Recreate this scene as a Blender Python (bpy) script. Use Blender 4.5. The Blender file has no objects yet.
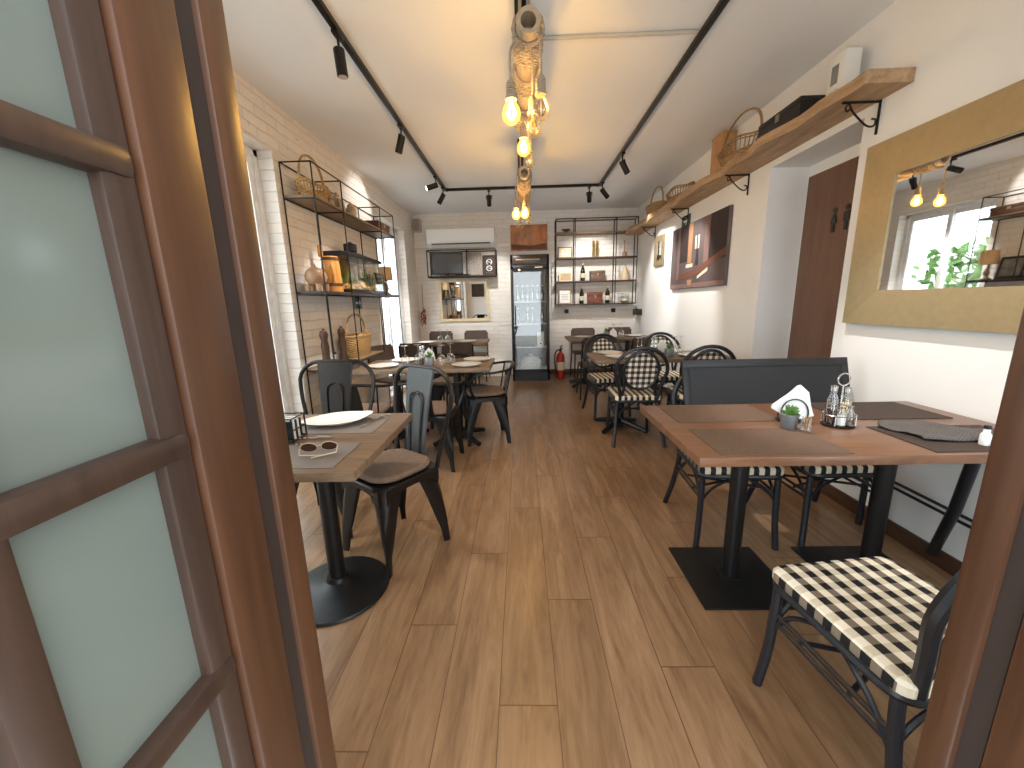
import bpy, bmesh, math, random
from mathutils import Vector, Matrix
random.seed(7)
S = bpy.context.scene
COL = S.collection
PI = math.pi
R = math.radians

# ---------------------------------------------------------------- camera
def set_camera():
    f = 390.0
    d = Vector((521 - 512, -(302 - 384), f)).normalized()          # room depth axis seen from the lens
    r = R(1.1)
    up = Vector((-math.sin(r), math.cos(r), 0)); Z = (up - d * up.dot(d)).normalized()
    X = Z.cross(d)
    if X.x < 0: X = -X
    M = Matrix((X, d, Z))                                          # world = M @ cam(x right, y up, z forward)
    right = M @ Vector((1, 0, 0)); upv = M @ Vector((0, 1, 0)); fw = M @ Vector((0, 0, 1))
    m = Matrix(((right.x, upv.x, -fw.x, 0), (right.y, upv.y, -fw.y, 0), (right.z, upv.z, -fw.z, 1.3), (0, 0, 0, 1)))
    cd = bpy.data.cameras.new('camera'); cd.sensor_width = 36; cd.lens = f / 1024 * 36; cd.clip_start = .02
    c = bpy.data.objects.new('camera', cd); COL.objects.link(c); c.matrix_world = m
    S.camera = c
set_camera()

# ---------------------------------------------------------------- sky, sun, exposure
w = bpy.data.worlds.new('sky'); S.world = w; w.use_nodes = True
bg = w.node_tree.nodes['Background']; bg.inputs[0].default_value = (.86, .93, 1.0, 1); bg.inputs[1].default_value = 3.6
S.view_settings.view_transform = 'Standard'; S.view_settings.look = 'None'
S.view_settings.gamma = 1; S.view_settings.use_curve_mapping = False
S.view_settings.exposure = 0.84
def area(name, loc, rot, sx, sy, e, col, portal=False):
    l = bpy.data.lights.new(name, 'AREA'); l.shape = 'RECTANGLE'; l.size = sx; l.size_y = sy; l.energy = e; l.color = col
    if portal: l.cycles.is_portal = True
    o = bpy.data.objects.new(name, l); COL.objects.link(o); o.location = loc; o.rotation_euler = rot
    return o
# portals guide the sky light through the glazed openings
area('daylight_portal', (-2.05, 2.02, 1.22), (0, R(-90), 0), 2.5, 2.3, 1, (1, 1, 1), True)
area('daylight_portal', (-2.05, 5.83, 1.22), (0, R(-90), 0), 2.5, 1.3, 1, (1, 1, 1), True)
area('daylight_portal', (.15, .36, 1.1), (R(90), 0, 0), .98, 2.2, 1, (1, 1, 1), True)
area('daylight_portal', (1.38, .36, 1.35), (R(90), 0, 0), 1.0, 1.8, 1, (1, 1, 1), True)

# ---------------------------------------------------------------- mesh helpers
class MB:
    def __init__(s): s.bm = bmesh.new()
    def box(s, x0, y0, z0, x1, y1, z1, bev=0, seg=2, M=None):
        r = bmesh.ops.create_cube(s.bm, size=1)
        v = r['verts']
        for a in v:
            a.co = Vector((x0 + (a.co.x + .5) * (x1 - x0), y0 + (a.co.y + .5) * (y1 - y0), z0 + (a.co.z + .5) * (z1 - z0)))
        if bev:
            es = list({e for a in v for e in a.link_edges})
            q = bmesh.ops.bevel(s.bm, geom=es, offset=bev, segments=seg, affect='EDGES', profile=.5)
            v = list({a for f in q['faces'] for a in f.verts} | {a for a in v if a.is_valid})
        if M:
            for a in v: a.co = M @ a.co
        return s
    def cbox(s, c, d, bev=0, M=None):
        return s.box(c[0] - d[0] / 2, c[1] - d[1] / 2, c[2] - d[2] / 2, c[0] + d[0] / 2, c[1] + d[1] / 2, c[2] + d[2] / 2, bev, 2, M)
    def tube(s, pts, r, n=8, closed=False, flat=None):
        P = [Vector(p) for p in pts]; L = len(P)
        rs = r if isinstance(r, (list, tuple)) else [r] * L
        T = []
        for i in range(L):
            if closed: t = P[(i + 1) % L] - P[i - 1]
            else: t = P[min(i + 1, L - 1)] - P[max(i - 1, 0)]
            if t.length < 1e-9: t = Vector((0, 0, 1))
            T.append(t.normalized())
        a = Vector((0, 0, 1)) if abs(T[0].z) < .9 else Vector((1, 0, 0))
        N = (a - T[0] * a.dot(T[0])).normalized()
        rings = []
        for i in range(L):
            N = (N - T[i] * N.dot(T[i])).normalized(); B = T[i].cross(N)
            rings.append([s.bm.verts.new(P[i] + (N * math.cos(2 * PI * k / n) + B * math.sin(2 * PI * k / n) * (flat or 1)) * rs[i]) for k in range(n)])
        for i in range(L if closed else L - 1):
            A = rings[i]; C = rings[(i + 1) % L]
            off = 0
            if closed and i == L - 1:
                off = min(range(n), key=lambda o: sum((A[k].co - C[(k + o) % n].co).length for k in range(n)))
            for k in range(n):
                s.bm.faces.new((A[k], A[(k + 1) % n], C[(k + 1 + off) % n], C[(k + off) % n]))
        if not closed:
            s.bm.faces.new(rings[0][::-1]); s.bm.faces.new(rings[-1])
        return s
    def lathe(s, prof, n=24, c=(0, 0, 0), sx=1, sy=1, M=None):
        rings = []; new = []
        for (r, z) in prof:
            if r < 1e-6:
                v = s.bm.verts.new((c[0], c[1], c[2] + z)); rings.append([v]); new.append(v)
            else:
                ring = [s.bm.verts.new((c[0] + r * sx * math.cos(2 * PI * k / n), c[1] + r * sy * math.sin(2 * PI * k / n), c[2] + z)) for k in range(n)]
                rings.append(ring); new += ring
        for A, B in zip(rings, rings[1:]):
            for k in range(n):
                k2 = (k + 1) % n
                if len(A) == 1 and len(B) == 1: continue
                if len(A) == 1: s.bm.faces.new((A[0], B[k2], B[k]))
                elif len(B) == 1: s.bm.faces.new((A[k], A[k2], B[0]))
                else: s.bm.faces.new((A[k], A[k2], B[k2], B[k]))
        if len(rings[0]) > 1: s.bm.faces.new(rings[0][::-1])
        if len(rings[-1]) > 1: s.bm.faces.new(rings[-1])
        if M:
            for v in new: v.co = M @ v.co
        return s
    def cyl(s, a, b, r, n=16, r2=None):
        return s.tube([a, b], [r, r if r2 is None else r2], n)
    def prism(s, poly, lo, hi, axis='z', M=None):
        def mk(p, h):
            if axis == 'z': v = Vector((p[0], p[1], h))
            elif axis == 'y': v = Vector((p[0], h, p[1]))
            else: v = Vector((h, p[0], p[1]))
            return M @ v if M else v
        A = [s.bm.verts.new(mk(p, lo)) for p in poly]; B = [s.bm.verts.new(mk(p, hi)) for p in poly]
        n = len(poly)
        s.bm.faces.new(A[::-1]); s.bm.faces.new(B)
        for k in range(n): s.bm.faces.new((A[k], A[(k + 1) % n], B[(k + 1) % n], B[k]))
        return s
    def loft(s, secs, cap=True):
        rings = [[s.bm.verts.new(p) for p in sec] for sec in secs]
        n = len(rings[0])
        for A, B in zip(rings, rings[1:]):
            for k in range(n): s.bm.faces.new((A[k], A[(k + 1) % n], B[(k + 1) % n], B[k]))
        if cap: s.bm.faces.new(rings[0][::-1]); s.bm.faces.new(rings[-1])
        return s
    def quad(s, a, b, c, d):
        s.bm.faces.new([s.bm.verts.new(p) for p in (a, b, c, d)]); return s
    def sphere(s, c, r, u=12, v=8, sc=(1, 1, 1)):
        q = bmesh.ops.create_uvsphere(s.bm, u_segments=u, v_segments=v, radius=r)
        for a in q['verts']: a.co = Vector((c[0] + a.co.x * sc[0], c[1] + a.co.y * sc[1], c[2] + a.co.z * sc[2]))
        return s
    def build(s, name, mat, parent=None, smooth=True, angle=35):
        me = bpy.data.meshes.new(name)
        bmesh.ops.recalc_face_normals(s.bm, faces=s.bm.faces[:])
        s.bm.to_mesh(me); s.bm.free()
        me.materials.append(mat)
        if smooth:
            me.polygons.foreach_set('use_smooth', [True] * len(me.polygons))
            me.set_sharp_from_angle(angle=R(angle))
        o = bpy.data.objects.new(name, me); COL.objects.link(o)
        if parent: o.parent = parent
        return o

def thing(name, label, cat, loc=(0, 0, 0), rz=0, group=None, rot=None):
    o = bpy.data.objects.new(name, None); COL.objects.link(o); o.empty_display_size = .1
    o.location = loc; o.rotation_euler = rot or (0, 0, rz)
    return tag(o, label, cat, group)
def tag(o, label, cat, group=None, kind=None):
    o['label'] = label; o['category'] = cat
    if group: o['group'] = group
    if kind: o['kind'] = kind
    return o
def struct(o): o['kind'] = 'structure'; return o
def dup(root, loc, rz=0, label=None, group=None, rot=None):
    def cp(o, p):
        c = o.copy(); COL.objects.link(c)
        if p: c.parent = p
        for ch in list(o.children): cp(ch, c)
        return c
    r = cp(root, None); r.location = loc; r.rotation_euler = rot or (0, 0, rz)
    if label: r['label'] = label
    if group: r['group'] = group
    return r
def arc(cx, cy, r, a0, a1, n, f):
    return [f(cx + r * math.cos(R(a0 + (a1 - a0) * i / n)), cy + r * math.sin(R(a0 + (a1 - a0) * i / n))) for i in range(n + 1)]
def smooth_path(pts, n=6):
    P = [Vector(p) for p in pts]; out = []
    for i in range(len(P) - 1):
        p0 = P[max(i - 1, 0)]; p1 = P[i]; p2 = P[i + 1]; p3 = P[min(i + 2, len(P) - 1)]
        for k in range(n):
            t = k / n
            out.append(.5 * ((2 * p1) + (-p0 + p2) * t + (2 * p0 - 5 * p1 + 4 * p2 - p3) * t * t + (-p0 + 3 * p1 - 3 * p2 + p3) * t ** 3))
    out.append(P[-1]); return out

# ---------------------------------------------------------------- materials
class NT:
    def __init__(s, name):
        s.m = bpy.data.materials.new(name); s.m.use_nodes = True; s.t = s.m.node_tree
        s.b = s.t.nodes['Principled BSDF']; s.out = s.t.nodes['Material Output']
    def n(s, typ, **kw):
        q = s.t.nodes.new(typ)
        for k, v in kw.items(): setattr(q, k, v)
        return q
    def l(s, a, b): s.t.links.new(a, b)
    def math(s, op, a, b=None, c=None):
        q = s.n('ShaderNodeMath', operation=op)
        for i, v in enumerate((a, b, c)):
            if v is None: continue
            if isinstance(v, (int, float)): q.inputs[i].default_value = v
            else: s.l(v, q.inputs[i])
        return q.outputs[0]
    def coord(s, scale=(1, 1, 1), kind='Object', rot=(0, 0, 0)):
        c = s.n('ShaderNodeTexCoord'); m = s.n('ShaderNodeMapping'); m.inputs['Scale'].default_value = scale; m.inputs['Rotation'].default_value = rot
        s.l(c.outputs[kind], m.inputs[0]); return m.outputs[0]
    def ramp(s, fac, stops):
        r = s.n('ShaderNodeValToRGB'); e = r.color_ramp.elements
        while len(e) < len(stops): e.new(.5)
        for i, (p, c) in enumerate(stops): e[i].position = p; e[i].color = (*c, 1)
        s.l(fac, r.inputs[0]); return r.outputs[0]
    def noise(s, vec, scale=5, detail=4, rough=.5, dist=0):
        q = s.n('ShaderNodeTexNoise'); q.inputs['Scale'].default_value = scale; q.inputs['Detail'].default_value = detail
        q.inputs['Roughness'].default_value = rough; q.inputs['Distortion'].default_value = dist
        s.l(vec, q.inputs[0]); return q.outputs[0]
    def mix(s, fac, a, b, blend='MIX'):
        q = s.n('ShaderNodeMix', data_type='RGBA', blend_type=blend)
        for i, v in ((0, fac), (6, a), (7, b)):
            if isinstance(v, (int, float)): q.inputs[i].default_value = v
            elif isinstance(v, tuple): q.inputs[i].default_value = (*v, 1)
            else: s.l(v, q.inputs[i])
        return q.outputs[2]
    def bump(s, h, strength=.3, dist=.01):
        q = s.n('ShaderNodeBump'); q.inputs['Strength'].default_value = strength; q.inputs['Distance'].default_value = dist
        s.l(h, q.inputs['Height']); s.l(q.outputs[0], s.b.inputs['Normal'])
    def base(s, v):
        if isinstance(v, tuple): s.b.inputs['Base Color'].default_value = (*v, 1)
        else: s.l(v, s.b.inputs['Base Color'])
    def p(s, rough=.5, metal=0, spec=.5):
        s.b.inputs['Roughness'].default_value = rough; s.b.inputs['Metallic'].default_value = metal; s.b.inputs['Specular IOR Level'].default_value = spec
        return s

def srgb(r, g, b):
    f = lambda c: (c / 255 / 12.92) if c / 255 <= .04045 else ((c / 255 + .055) / 1.055) ** 2.4
    return (f(r), f(g), f(b))
def plain(name, col, rough=.5, metal=0, spec=.5, var=.08, scale=14, bump=0):
    t = NT(name).p(rough, metal, spec)
    n = t.noise(t.coord(), scale, 4)
    c2 = tuple(max(0, c * (1 - var)) for c in col); c1 = tuple(min(1, c * (1 + var)) for c in col)
    t.base(t.ramp(n, [(.3, c2), (.7, c1)]))
    if bump: t.bump(t.noise(t.coord(), scale * 6, 3), bump, .002)
    return t.m
def wood(name, dark, light, scale=(1, 1, 1), rough=.45, spec=.4, bump=.1):
    t = NT(name).p(rough, 0, spec)
    v = t.coord(scale)
    n1 = t.noise(v, 3.2, 8, .62, .6); n2 = t.noise(v, 14, 4, .6)
    f = t.math('ADD', t.math('MULTIPLY', n1, .7), t.math('MULTIPLY', n2, .3))
    t.base(t.ramp(f, [(.32, dark), (.68, light)])); t.bump(f, bump, .003)
    return t.m
def glassy(name, tint=(1, 1, 1), rough=.02, amount=.10, edge=.75):
    t = NT(name); t.t.nodes.remove(t.b)
    tr = t.n('ShaderNodeBsdfTransparent'); tr.inputs[0].default_value = (*tint, 1)
    gl = t.n('ShaderNodeBsdfGlossy'); gl.inputs['Roughness'].default_value = rough; gl.inputs[0].default_value = (1, 1, 1, 1)
    lw = t.n('ShaderNodeLayerWeight'); lw.inputs[0].default_value = .25
    f = t.math('ADD', t.math('MULTIPLY', lw.outputs['Facing'], edge), amount)
    f = t.math('MINIMUM', f, .9)
    mx = t.n('ShaderNodeMixShader'); t.l(f, mx.inputs[0]); t.l(tr.outputs[0], mx.inputs[1]); t.l(gl.outputs[0], mx.inputs[2])
    t.l(mx.outputs[0], t.out.inputs[0]); return t.m
def emit(name, col, st):
    t = NT(name); t.t.nodes.remove(t.b); e = t.n('ShaderNodeEmission'); e.inputs[0].default_value = (*col, 1); e.inputs[1].default_value = st
    t.l(e.outputs[0], t.out.inputs[0]); return t.m
def brick(name, axes):
    t = NT(name).p(.75, 0, .3)
    c = t.n('ShaderNodeTexCoord'); sp = t.n('ShaderNodeSeparateXYZ'); t.l(c.outputs['Object'], sp.inputs[0])
    cb = t.n('ShaderNodeCombineXYZ'); t.l(sp.outputs[axes], cb.inputs[0]); t.l(sp.outputs['Z'], cb.inputs[1])
    nz = t.n('ShaderNodeTexNoise'); nz.inputs['Scale'].default_value = 5; t.l(cb.outputs[0], nz.inputs[0])
    vm = t.n('ShaderNodeVectorMath', operation='MULTIPLY_ADD'); t.l(nz.outputs['Color'], vm.inputs[0]); vm.inputs[1].default_value = (.03, .03, 0); t.l(cb.outputs[0], vm.inputs[2])
    b = t.n('ShaderNodeTexBrick'); b.offset = .5
    for k, v in (('Scale', 1), ('Mortar Size', .006), ('Mortar Smooth', .9), ('Brick Width', .25), ('Row Height', .075), ('Bias', 0)): b.inputs[k].default_value = v
    b.inputs['Color1'].default_value = (*srgb(238, 233, 227), 1); b.inputs['Color2'].default_value = (*srgb(232, 226, 218), 1); b.inputs['Mortar'].default_value = (*srgb(226, 219, 211), 1)
    t.l(vm.outputs[0], b.inputs[0])
    big = t.noise(cb.outputs[0], 3, 5, .6)
    fine = t.noise(cb.outputs[0], 38, 4, .7)
    spots = t.ramp(t.noise(cb.outputs[0], 24, 2, .5), [(.27, (.72, .70, .66)), (.33, (1, 1, 1))])
    t.base(t.mix(1.0, b.outputs['Color'], spots, 'MULTIPLY'))
    h = t.math('ADD', t.math('MULTIPLY', b.outputs['Fac'], -1.0), t.math('ADD', t.math('MULTIPLY', fine, .55), t.math('MULTIPLY', big, .9)))
    t.bump(h, .6, .011); return t.m
def gingham(name, pitch=.052, ax=(0, 1), band=True):
    t = NT(name).p(.55, 0, .35)
    c = t.n('ShaderNodeTexCoord'); sp = t.n('ShaderNodeSeparateXYZ'); t.l(c.outputs['Object'], sp.inputs[0])
    st = []
    for a in ax:
        u = t.math('FRACT', t.math('DIVIDE', t.math('ADD', sp.outputs[a], 10 + pitch * .25), pitch)); st.append(t.math('GREATER_THAN', u, .5))
    lo = t.mix(st[0], srgb(238, 226, 204), srgb(214, 200, 174)) if band else t.mix(st[0], srgb(238, 230, 214), srgb(132, 120, 106))
    t.base(t.mix(st[1], lo, t.mix(st[0], srgb(122, 109, 92) if band else srgb(132, 120, 106), srgb(20, 19, 21))))
    ws = []
    for a in ax:
        u = t.math('SINE', t.math('MULTIPLY', sp.outputs[a], 2 * PI / (pitch / 4))); ws.append(u)
    t.bump(t.math('MULTIPLY', ws[0], ws[1]), .25, .002); return t.m
def weave(name, a, b, sx, sy, rough=.7):
    t = NT(name).p(rough, 0, .3)
    c = t.n('ShaderNodeTexCoord'); sp = t.n('ShaderNodeSeparateXYZ'); t.l(c.outputs['Object'], sp.inputs[0])
    w1 = t.math('SINE', t.math('MULTIPLY', sp.outputs[0], sx)); w2 = t.math('SINE', t.math('MULTIPLY', sp.outputs[1], sy))
    h = t.math('MULTIPLY', w1, w2)
    n = t.noise(t.coord((3, 60, 3)), 4, 3)
    f = t.math('ADD', t.math('MULTIPLY_ADD', h, .25, .25), t.math('MULTIPLY', n, .5))
    t.base(t.ramp(f, [(.25, a), (.75, b)])); t.bump(h, .4, .002); return t.m
def wicker(name, a, b, k=260):
    t = NT(name).p(.6, 0, .3)
    c = t.n('ShaderNodeTexCoord'); sp = t.n('ShaderNodeSeparateXYZ'); t.l(c.outputs['Object'], sp.inputs[0])
    ang = t.math('ARCTAN2', sp.outputs[1], sp.outputs[0])
    h = t.math('MULTIPLY', t.math('SINE', t.math('MULTIPLY', sp.outputs[2], k)), t.math('SINE', t.math('MULTIPLY', ang, 22)))
    n = t.noise(t.coord(), 30, 4)
    f = t.math('ADD', t.math('MULTIPLY_ADD', h, .22, .25), t.math('MULTIPLY', n, .5))
    t.base(t.ramp(f, [(.25, a), (.75, b)])); t.bump(h, .7, .006); return t.m
def floor_mat():
    t = NT('oak_plank_floor').p(.30, 0, .5)
    c = t.n('ShaderNodeTexCoord'); sp = t.n('ShaderNodeSeparateXYZ'); t.l(c.outputs['Object'], sp.inputs[0])
    W, L = .192, 1.26
    u = t.math('DIVIDE', t.math('ADD', sp.outputs[0], 10 * W + .097), W); row = t.math('FLOOR', u)
    wn = t.n('ShaderNodeTexWhiteNoise', noise_dimensions='1D'); t.l(row, wn.inputs['W'])
    off = t.math('MULTIPLY', t.math('FRACT', t.math('MULTIPLY', t.math('SUBTRACT', row, 10), .37)), 1.0)
    v = t.math('SUBTRACT', t.math('DIVIDE', t.math('SUBTRACT', sp.outputs[1], 1.04 - 12.6), L), off)
    col = t.math('FLOOR', v)
    w2 = t.n('ShaderNodeTexWhiteNoise', noise_dimensions='2D'); cb = t.n('ShaderNodeCombineXYZ'); t.l(row, cb.inputs[0]); t.l(col, cb.inputs[1]); t.l(cb.outputs[0], w2.inputs['Vector'])
    # grain, shifted per plank
    g = t.n('ShaderNodeCombineXYZ')
    t.l(t.math('MULTIPLY', sp.outputs[0], 9), g.inputs[0]); t.l(t.math('MULTIPLY', sp.outputs[1], 1.1), g.inputs[1]); t.l(t.math('MULTIPLY', w2.outputs[0], 40), g.inputs[2])
    n1 = t.noise(g.outputs[0], 1.6, 9, .62, .9); n2 = t.noise(g.outputs[0], 9, 5, .6, .3)
    f = t.math('ADD', t.math('MULTIPLY', n1, .75), t.math('MULTIPLY', n2, .25))
    wd = t.ramp(f, [(.30, srgb(108, 80, 56)), (.50, srgb(141, 109, 79)), (.72, srgb(166, 133, 101))])
    tone = t.ramp(w2.outputs[0], [(0, (.80, .78, .76)), (1, (1.0, 1.0, 1.0))])
    wd = t.mix(1.0, wd, tone, 'MULTIPLY')
    eu = t.math('ABSOLUTE', t.math('SUBTRACT', t.math('FRACT', u), .5)); ev = t.math('ABSOLUTE', t.math('SUBTRACT', t.math('FRACT', v), .5))
    gap = t.math('MAXIMUM', t.math('GREATER_THAN', eu, .5 - .009), t.math('GREATER_THAN', ev, .5 - .0016))
    t.base(t.mix(t.math('MULTIPLY', gap, .75), wd, srgb(70, 46, 28)))
    t.bump(t.math('SUBTRACT', t.math('MULTIPLY', f, .3), gap), .12, .003); return t.m

M = {}
M['floor'] = floor_mat()
M['brick_y'] = brick('white_painted_brick', 'Y'); M['brick_x'] = brick('white_painted_brick_back', 'X')
M['plaster'] = plain('white_plaster', srgb(239, 238, 236), .8, 0, .25, .02, 3, .05)
M['ceil'] = plain('ceiling_paint', srgb(239, 241, 243), .85, 0, .2, .01, 2)
M['base'] = wood('baseboard_wood', srgb(66, 44, 32), srgb(92, 62, 44), (4, .6, 4))
M['jamb'] = wood('stained_door_wood', srgb(60, 37, 24), srgb(84, 54, 35), (10, 10, .55), .34, .45, .08)
M['jambdark'] = wood('dark_stained_wood', srgb(48, 35, 28), srgb(70, 52, 42), (10, 10, .6), .35, .5, .12)
M['gasket'] = plain('dark_seal', srgb(44, 31, 24), .6)
M['frost'] = None
M['white'] = plain('white_metal_frame', srgb(232, 234, 236), .4)
M['glass'] = glassy('window_glass', (.97, .99, .98), .01, .05, .5)
M['tank'] = glassy('tank_glass', (.97, .98, .95), .02, .03, .22)
M['clear'] = glassy('clear_glass', (.96, .98, .98), .03, .10, .8)
M['metal'] = plain('black_steel', srgb(40, 38, 37), .38, .55, .5, .1)
M['gun'] = NT('gunmetal').p(.30, .85).m; M['gun'].node_tree.nodes['Principled BSDF'].inputs['Base Color'].default_value = (*srgb(92, 90, 92), 1)
M['gundark'] = NT('dark_gunmetal').p(.32, .7).m; M['gundark'].node_tree.nodes['Principled BSDF'].inputs['Base Color'].default_value = (*srgb(48, 44, 42), 1)
M['iron'] = plain('cast_iron_black', srgb(17, 17, 18), .42, .2, .5)
M['rattan'] = plain('black_rattan', srgb(27, 29, 35), .38, 0, .5, .15, 60)
M['gseat'] = gingham('gingham_weave', .052, (1, 0)); M['gback'] = gingham('gingham_weave_back', .05, (0, 2), False)
M['cushion'] = plain('brown_cushion_fabric', srgb(118, 97, 82), .85, 0, .2, .12, 40, .2)
M['tableL'] = wood('weathered_oak_top', srgb(98, 78, 60), srgb(142, 117, 92), (1.2, 8, 4), .42)
M['tableR'] = wood('walnut_brown_top', srgb(100, 67, 48), srgb(132, 94, 69), (1.2, 9, 4), .3, .5)
M['mat'] = weave('woven_placemat', srgb(84, 64, 52), srgb(122, 98, 80), 900, 420)
M['matgrey'] = weave('grey_placemat', srgb(108, 99, 92), srgb(146, 136, 127), 900, 700)
M['matdark'] = weave('dark_placemat', srgb(46, 36, 32), srgb(82, 66, 57), 900, 420)
M['porcelain'] = plain('white_porcelain', srgb(240, 237, 230), .15, 0, .5, .01)
M['chrome'] = NT('chrome').p(.15, 1).m; M['chrome'].node_tree.nodes['Principled BSDF'].inputs['Base Color'].default_value = (.75, .75, .76, 1)
M['gold'] = plain('brushed_gold', srgb(158, 140, 106), .42, .4, .5, .06, 30)
M['goldpale'] = plain('pale_gold_frame', srgb(216, 198, 160), .4, .2)
mm = NT('mirror_silver').p(.015, 1); mm.base((.86, .87, .87)); M['mirror'] = mm.m
M['shelfwood'] = wood('rustic_shelf_pine', srgb(150, 116, 84), srgb(206, 172, 134), (6, .8, 6), .6)
M['rackwood'] = wood('rack_board', srgb(120, 98, 76), srgb(160, 136, 108), (5, 1, 5), .6)
M['door'] = wood('door_brown', srgb(104, 74, 58), srgb(124, 92, 74), (6, 6, .5), .5)
M['black'] = plain('black_plastic', srgb(24, 23, 24), .45)
M['darkgrey'] = plain('dark_grey_board', srgb(33, 33, 36), .55, 0, .4, .06)
M['brownseat'] = plain('brown_woven_plastic', srgb(84, 68, 60), .6, 0, .35, .12, 50, .2)
M['bamboo'] = wood('bamboo', srgb(164, 144, 120), srgb(194, 174, 148), (8, 1, 8), .6)
M['rope'] = wicker('rope', srgb(150, 132, 112), srgb(204, 188, 166), 700)
M['wick'] = wicker('wicker_straw', srgb(158, 122, 76), srgb(216, 182, 126))
M['wickg'] = wicker('wicker_grey', srgb(128, 98, 66), srgb(190, 156, 116))
M['boxwood'] = wood('box_pine', srgb(168, 124, 82), srgb(206, 164, 116), (6, 6, 1), .6)
M['barrel'] = wood('barrel_wood', srgb(176, 116, 52), srgb(222, 164, 88), (14, 14, 1), .5)
M['clay'] = plain('clay_brown', srgb(168, 132, 102), .35, 0, .5, .15, 8)
M['paper'] = plain('white_paper', srgb(240, 240, 238), .8, 0, .2, .02)
M['cream'] = plain('cream_card', srgb(226, 210, 178), .7)
M['green'] = plain('leaf_green', srgb(92, 128, 62), .6, 0, .3, .3, 40)
M['zinc'] = plain('zinc_pot', srgb(132, 138, 140), .4, .5, .5, .1, 30)
M['red'] = plain('red_paint', srgb(168, 34, 26), .35)
M['chili'] = plain('dried_red', srgb(142, 48, 40), .5, 0, .4, .3)
M['silver'] = NT('aged_silver').p(.3, .8).m; M['silver'].node_tree.nodes['Principled BSDF'].inputs['Base Color'].default_value = (*srgb(176, 160, 138), 1)
M['bottle'] = plain('dark_bottle_glass', srgb(24, 26, 20), .1, 0, .6)
M['acw'] = plain('ac_white', srgb(240, 241, 242), .35, 0, .5, .01)
M['cloth'] = weave('grey_knit', srgb(66, 62, 60), srgb(110, 104, 100), 500, 500)
M['whiteplastic'] = plain('white_plastic', srgb(236, 234, 228), .4, 0, .5, .01)
def frosted():
    t = NT('frosted_glass'); t.t.nodes.remove(t.b)
    n = t.noise(t.coord(), 3, 3)
    col = t.ramp(n, [(.3, srgb(132, 137, 129)), (.7, srgb(144, 149, 141))])
    tr = t.n('ShaderNodeBsdfTranslucent'); df = t.n('ShaderNodeBsdfDiffuse'); gl = t.n('ShaderNodeBsdfGlossy'); gl.inputs['Roughness'].default_value = .12
    t.l(col, tr.inputs[0]); t.l(col, df.inputs[0])
    m1 = t.n('ShaderNodeMixShader'); m1.inputs[0].default_value = .35; t.l(tr.outputs[0], m1.inputs[1]); t.l(df.outputs[0], m1.inputs[2])
    m2 = t.n('ShaderNodeMixShader'); m2.inputs[0].default_value = .08; t.l(m1.outputs[0], m2.inputs[1]); t.l(gl.outputs[0], m2.inputs[2])
    t.l(m2.outputs[0], t.out.inputs[0]); return t.m
M['frost'] = frosted()

# ---------------------------------------------------------------- room shell
XL, XR, YF, YB, H = -1.82, 2.0, .51, 7.05, 2.8
struct(MB().box(XL - .25, YF - .03, -.12, XR + .55, YB + .2, 0).build('floor', M['floor'], smooth=False))
struct(MB().box(XL - .25, .37, H, XR + .55, YB + .2, H + .15).build('ceiling', M['ceil'], smooth=False))
T = .22
WZ = 2.44
b = MB()   # left wall with two tall glazed openings
for (y0, y1, z0, z1) in ((.37, .9, 0, H), (.9, 3.13, WZ, H), (3.13, 5.2, 0, H), (5.2, 6.45, WZ, H), (6.45, YB + .2, 0, H), (.9, 3.13, 0, .06), (5.2, 6.45, 0, .06)):
    b.box(XL - T, y0, z0, XL, y1, z1)
struct(b.build('wall_left', M['brick_y'], smooth=False))
struct(MB().box(XL, YB, 0, XR + .55, YB + .2, H).build('wall_back', M['brick_x'], smooth=False))
b = MB()   # right wall with the recess of the restroom door
RY0, RY1, RZ, RX = 2.56, 3.42, 2.29, 2.30
b.box(XR, .37, 0, XR + .4, RY0, H).box(XR, RY1, 0, XR + .4, YB, H).box(XR, RY0, RZ, XR + .4, RY1, H).box(RX, RY0, 0, XR + .4, RY1, RZ)
struct(b.build('wall_right', M['plaster'], smooth=False))
b = MB()   # front wall round the entrance
b.box(XL, .37, 0, -.40, YF, H).box(.70, .37, 0, .90, YF, H).box(.90, .37, 0, 1.86, YF, .45).box(.90, .37, 2.25, 1.86, YF, H).box(1.86, .37, 0, XR, YF, H).box(-.40, .37, 2.2, .70, YF, H)
struct(b.build('wall_front', M['plaster'], smooth=False))
b = MB().box(XR - .014, YF, 0, XR, RY0, .085, .003).box(XR - .014, RY1, 0, XR, YB, .085, .003)
struct(b.build('baseboard_right', M['base']))
b = MB().box(.5, YB - .014, 0, XR - .014, YB, .085, .003).box(XL, YB - .014, 0, -.2, YB, .085, .003)
struct(b.build('baseboard_back', M['base']))
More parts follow.
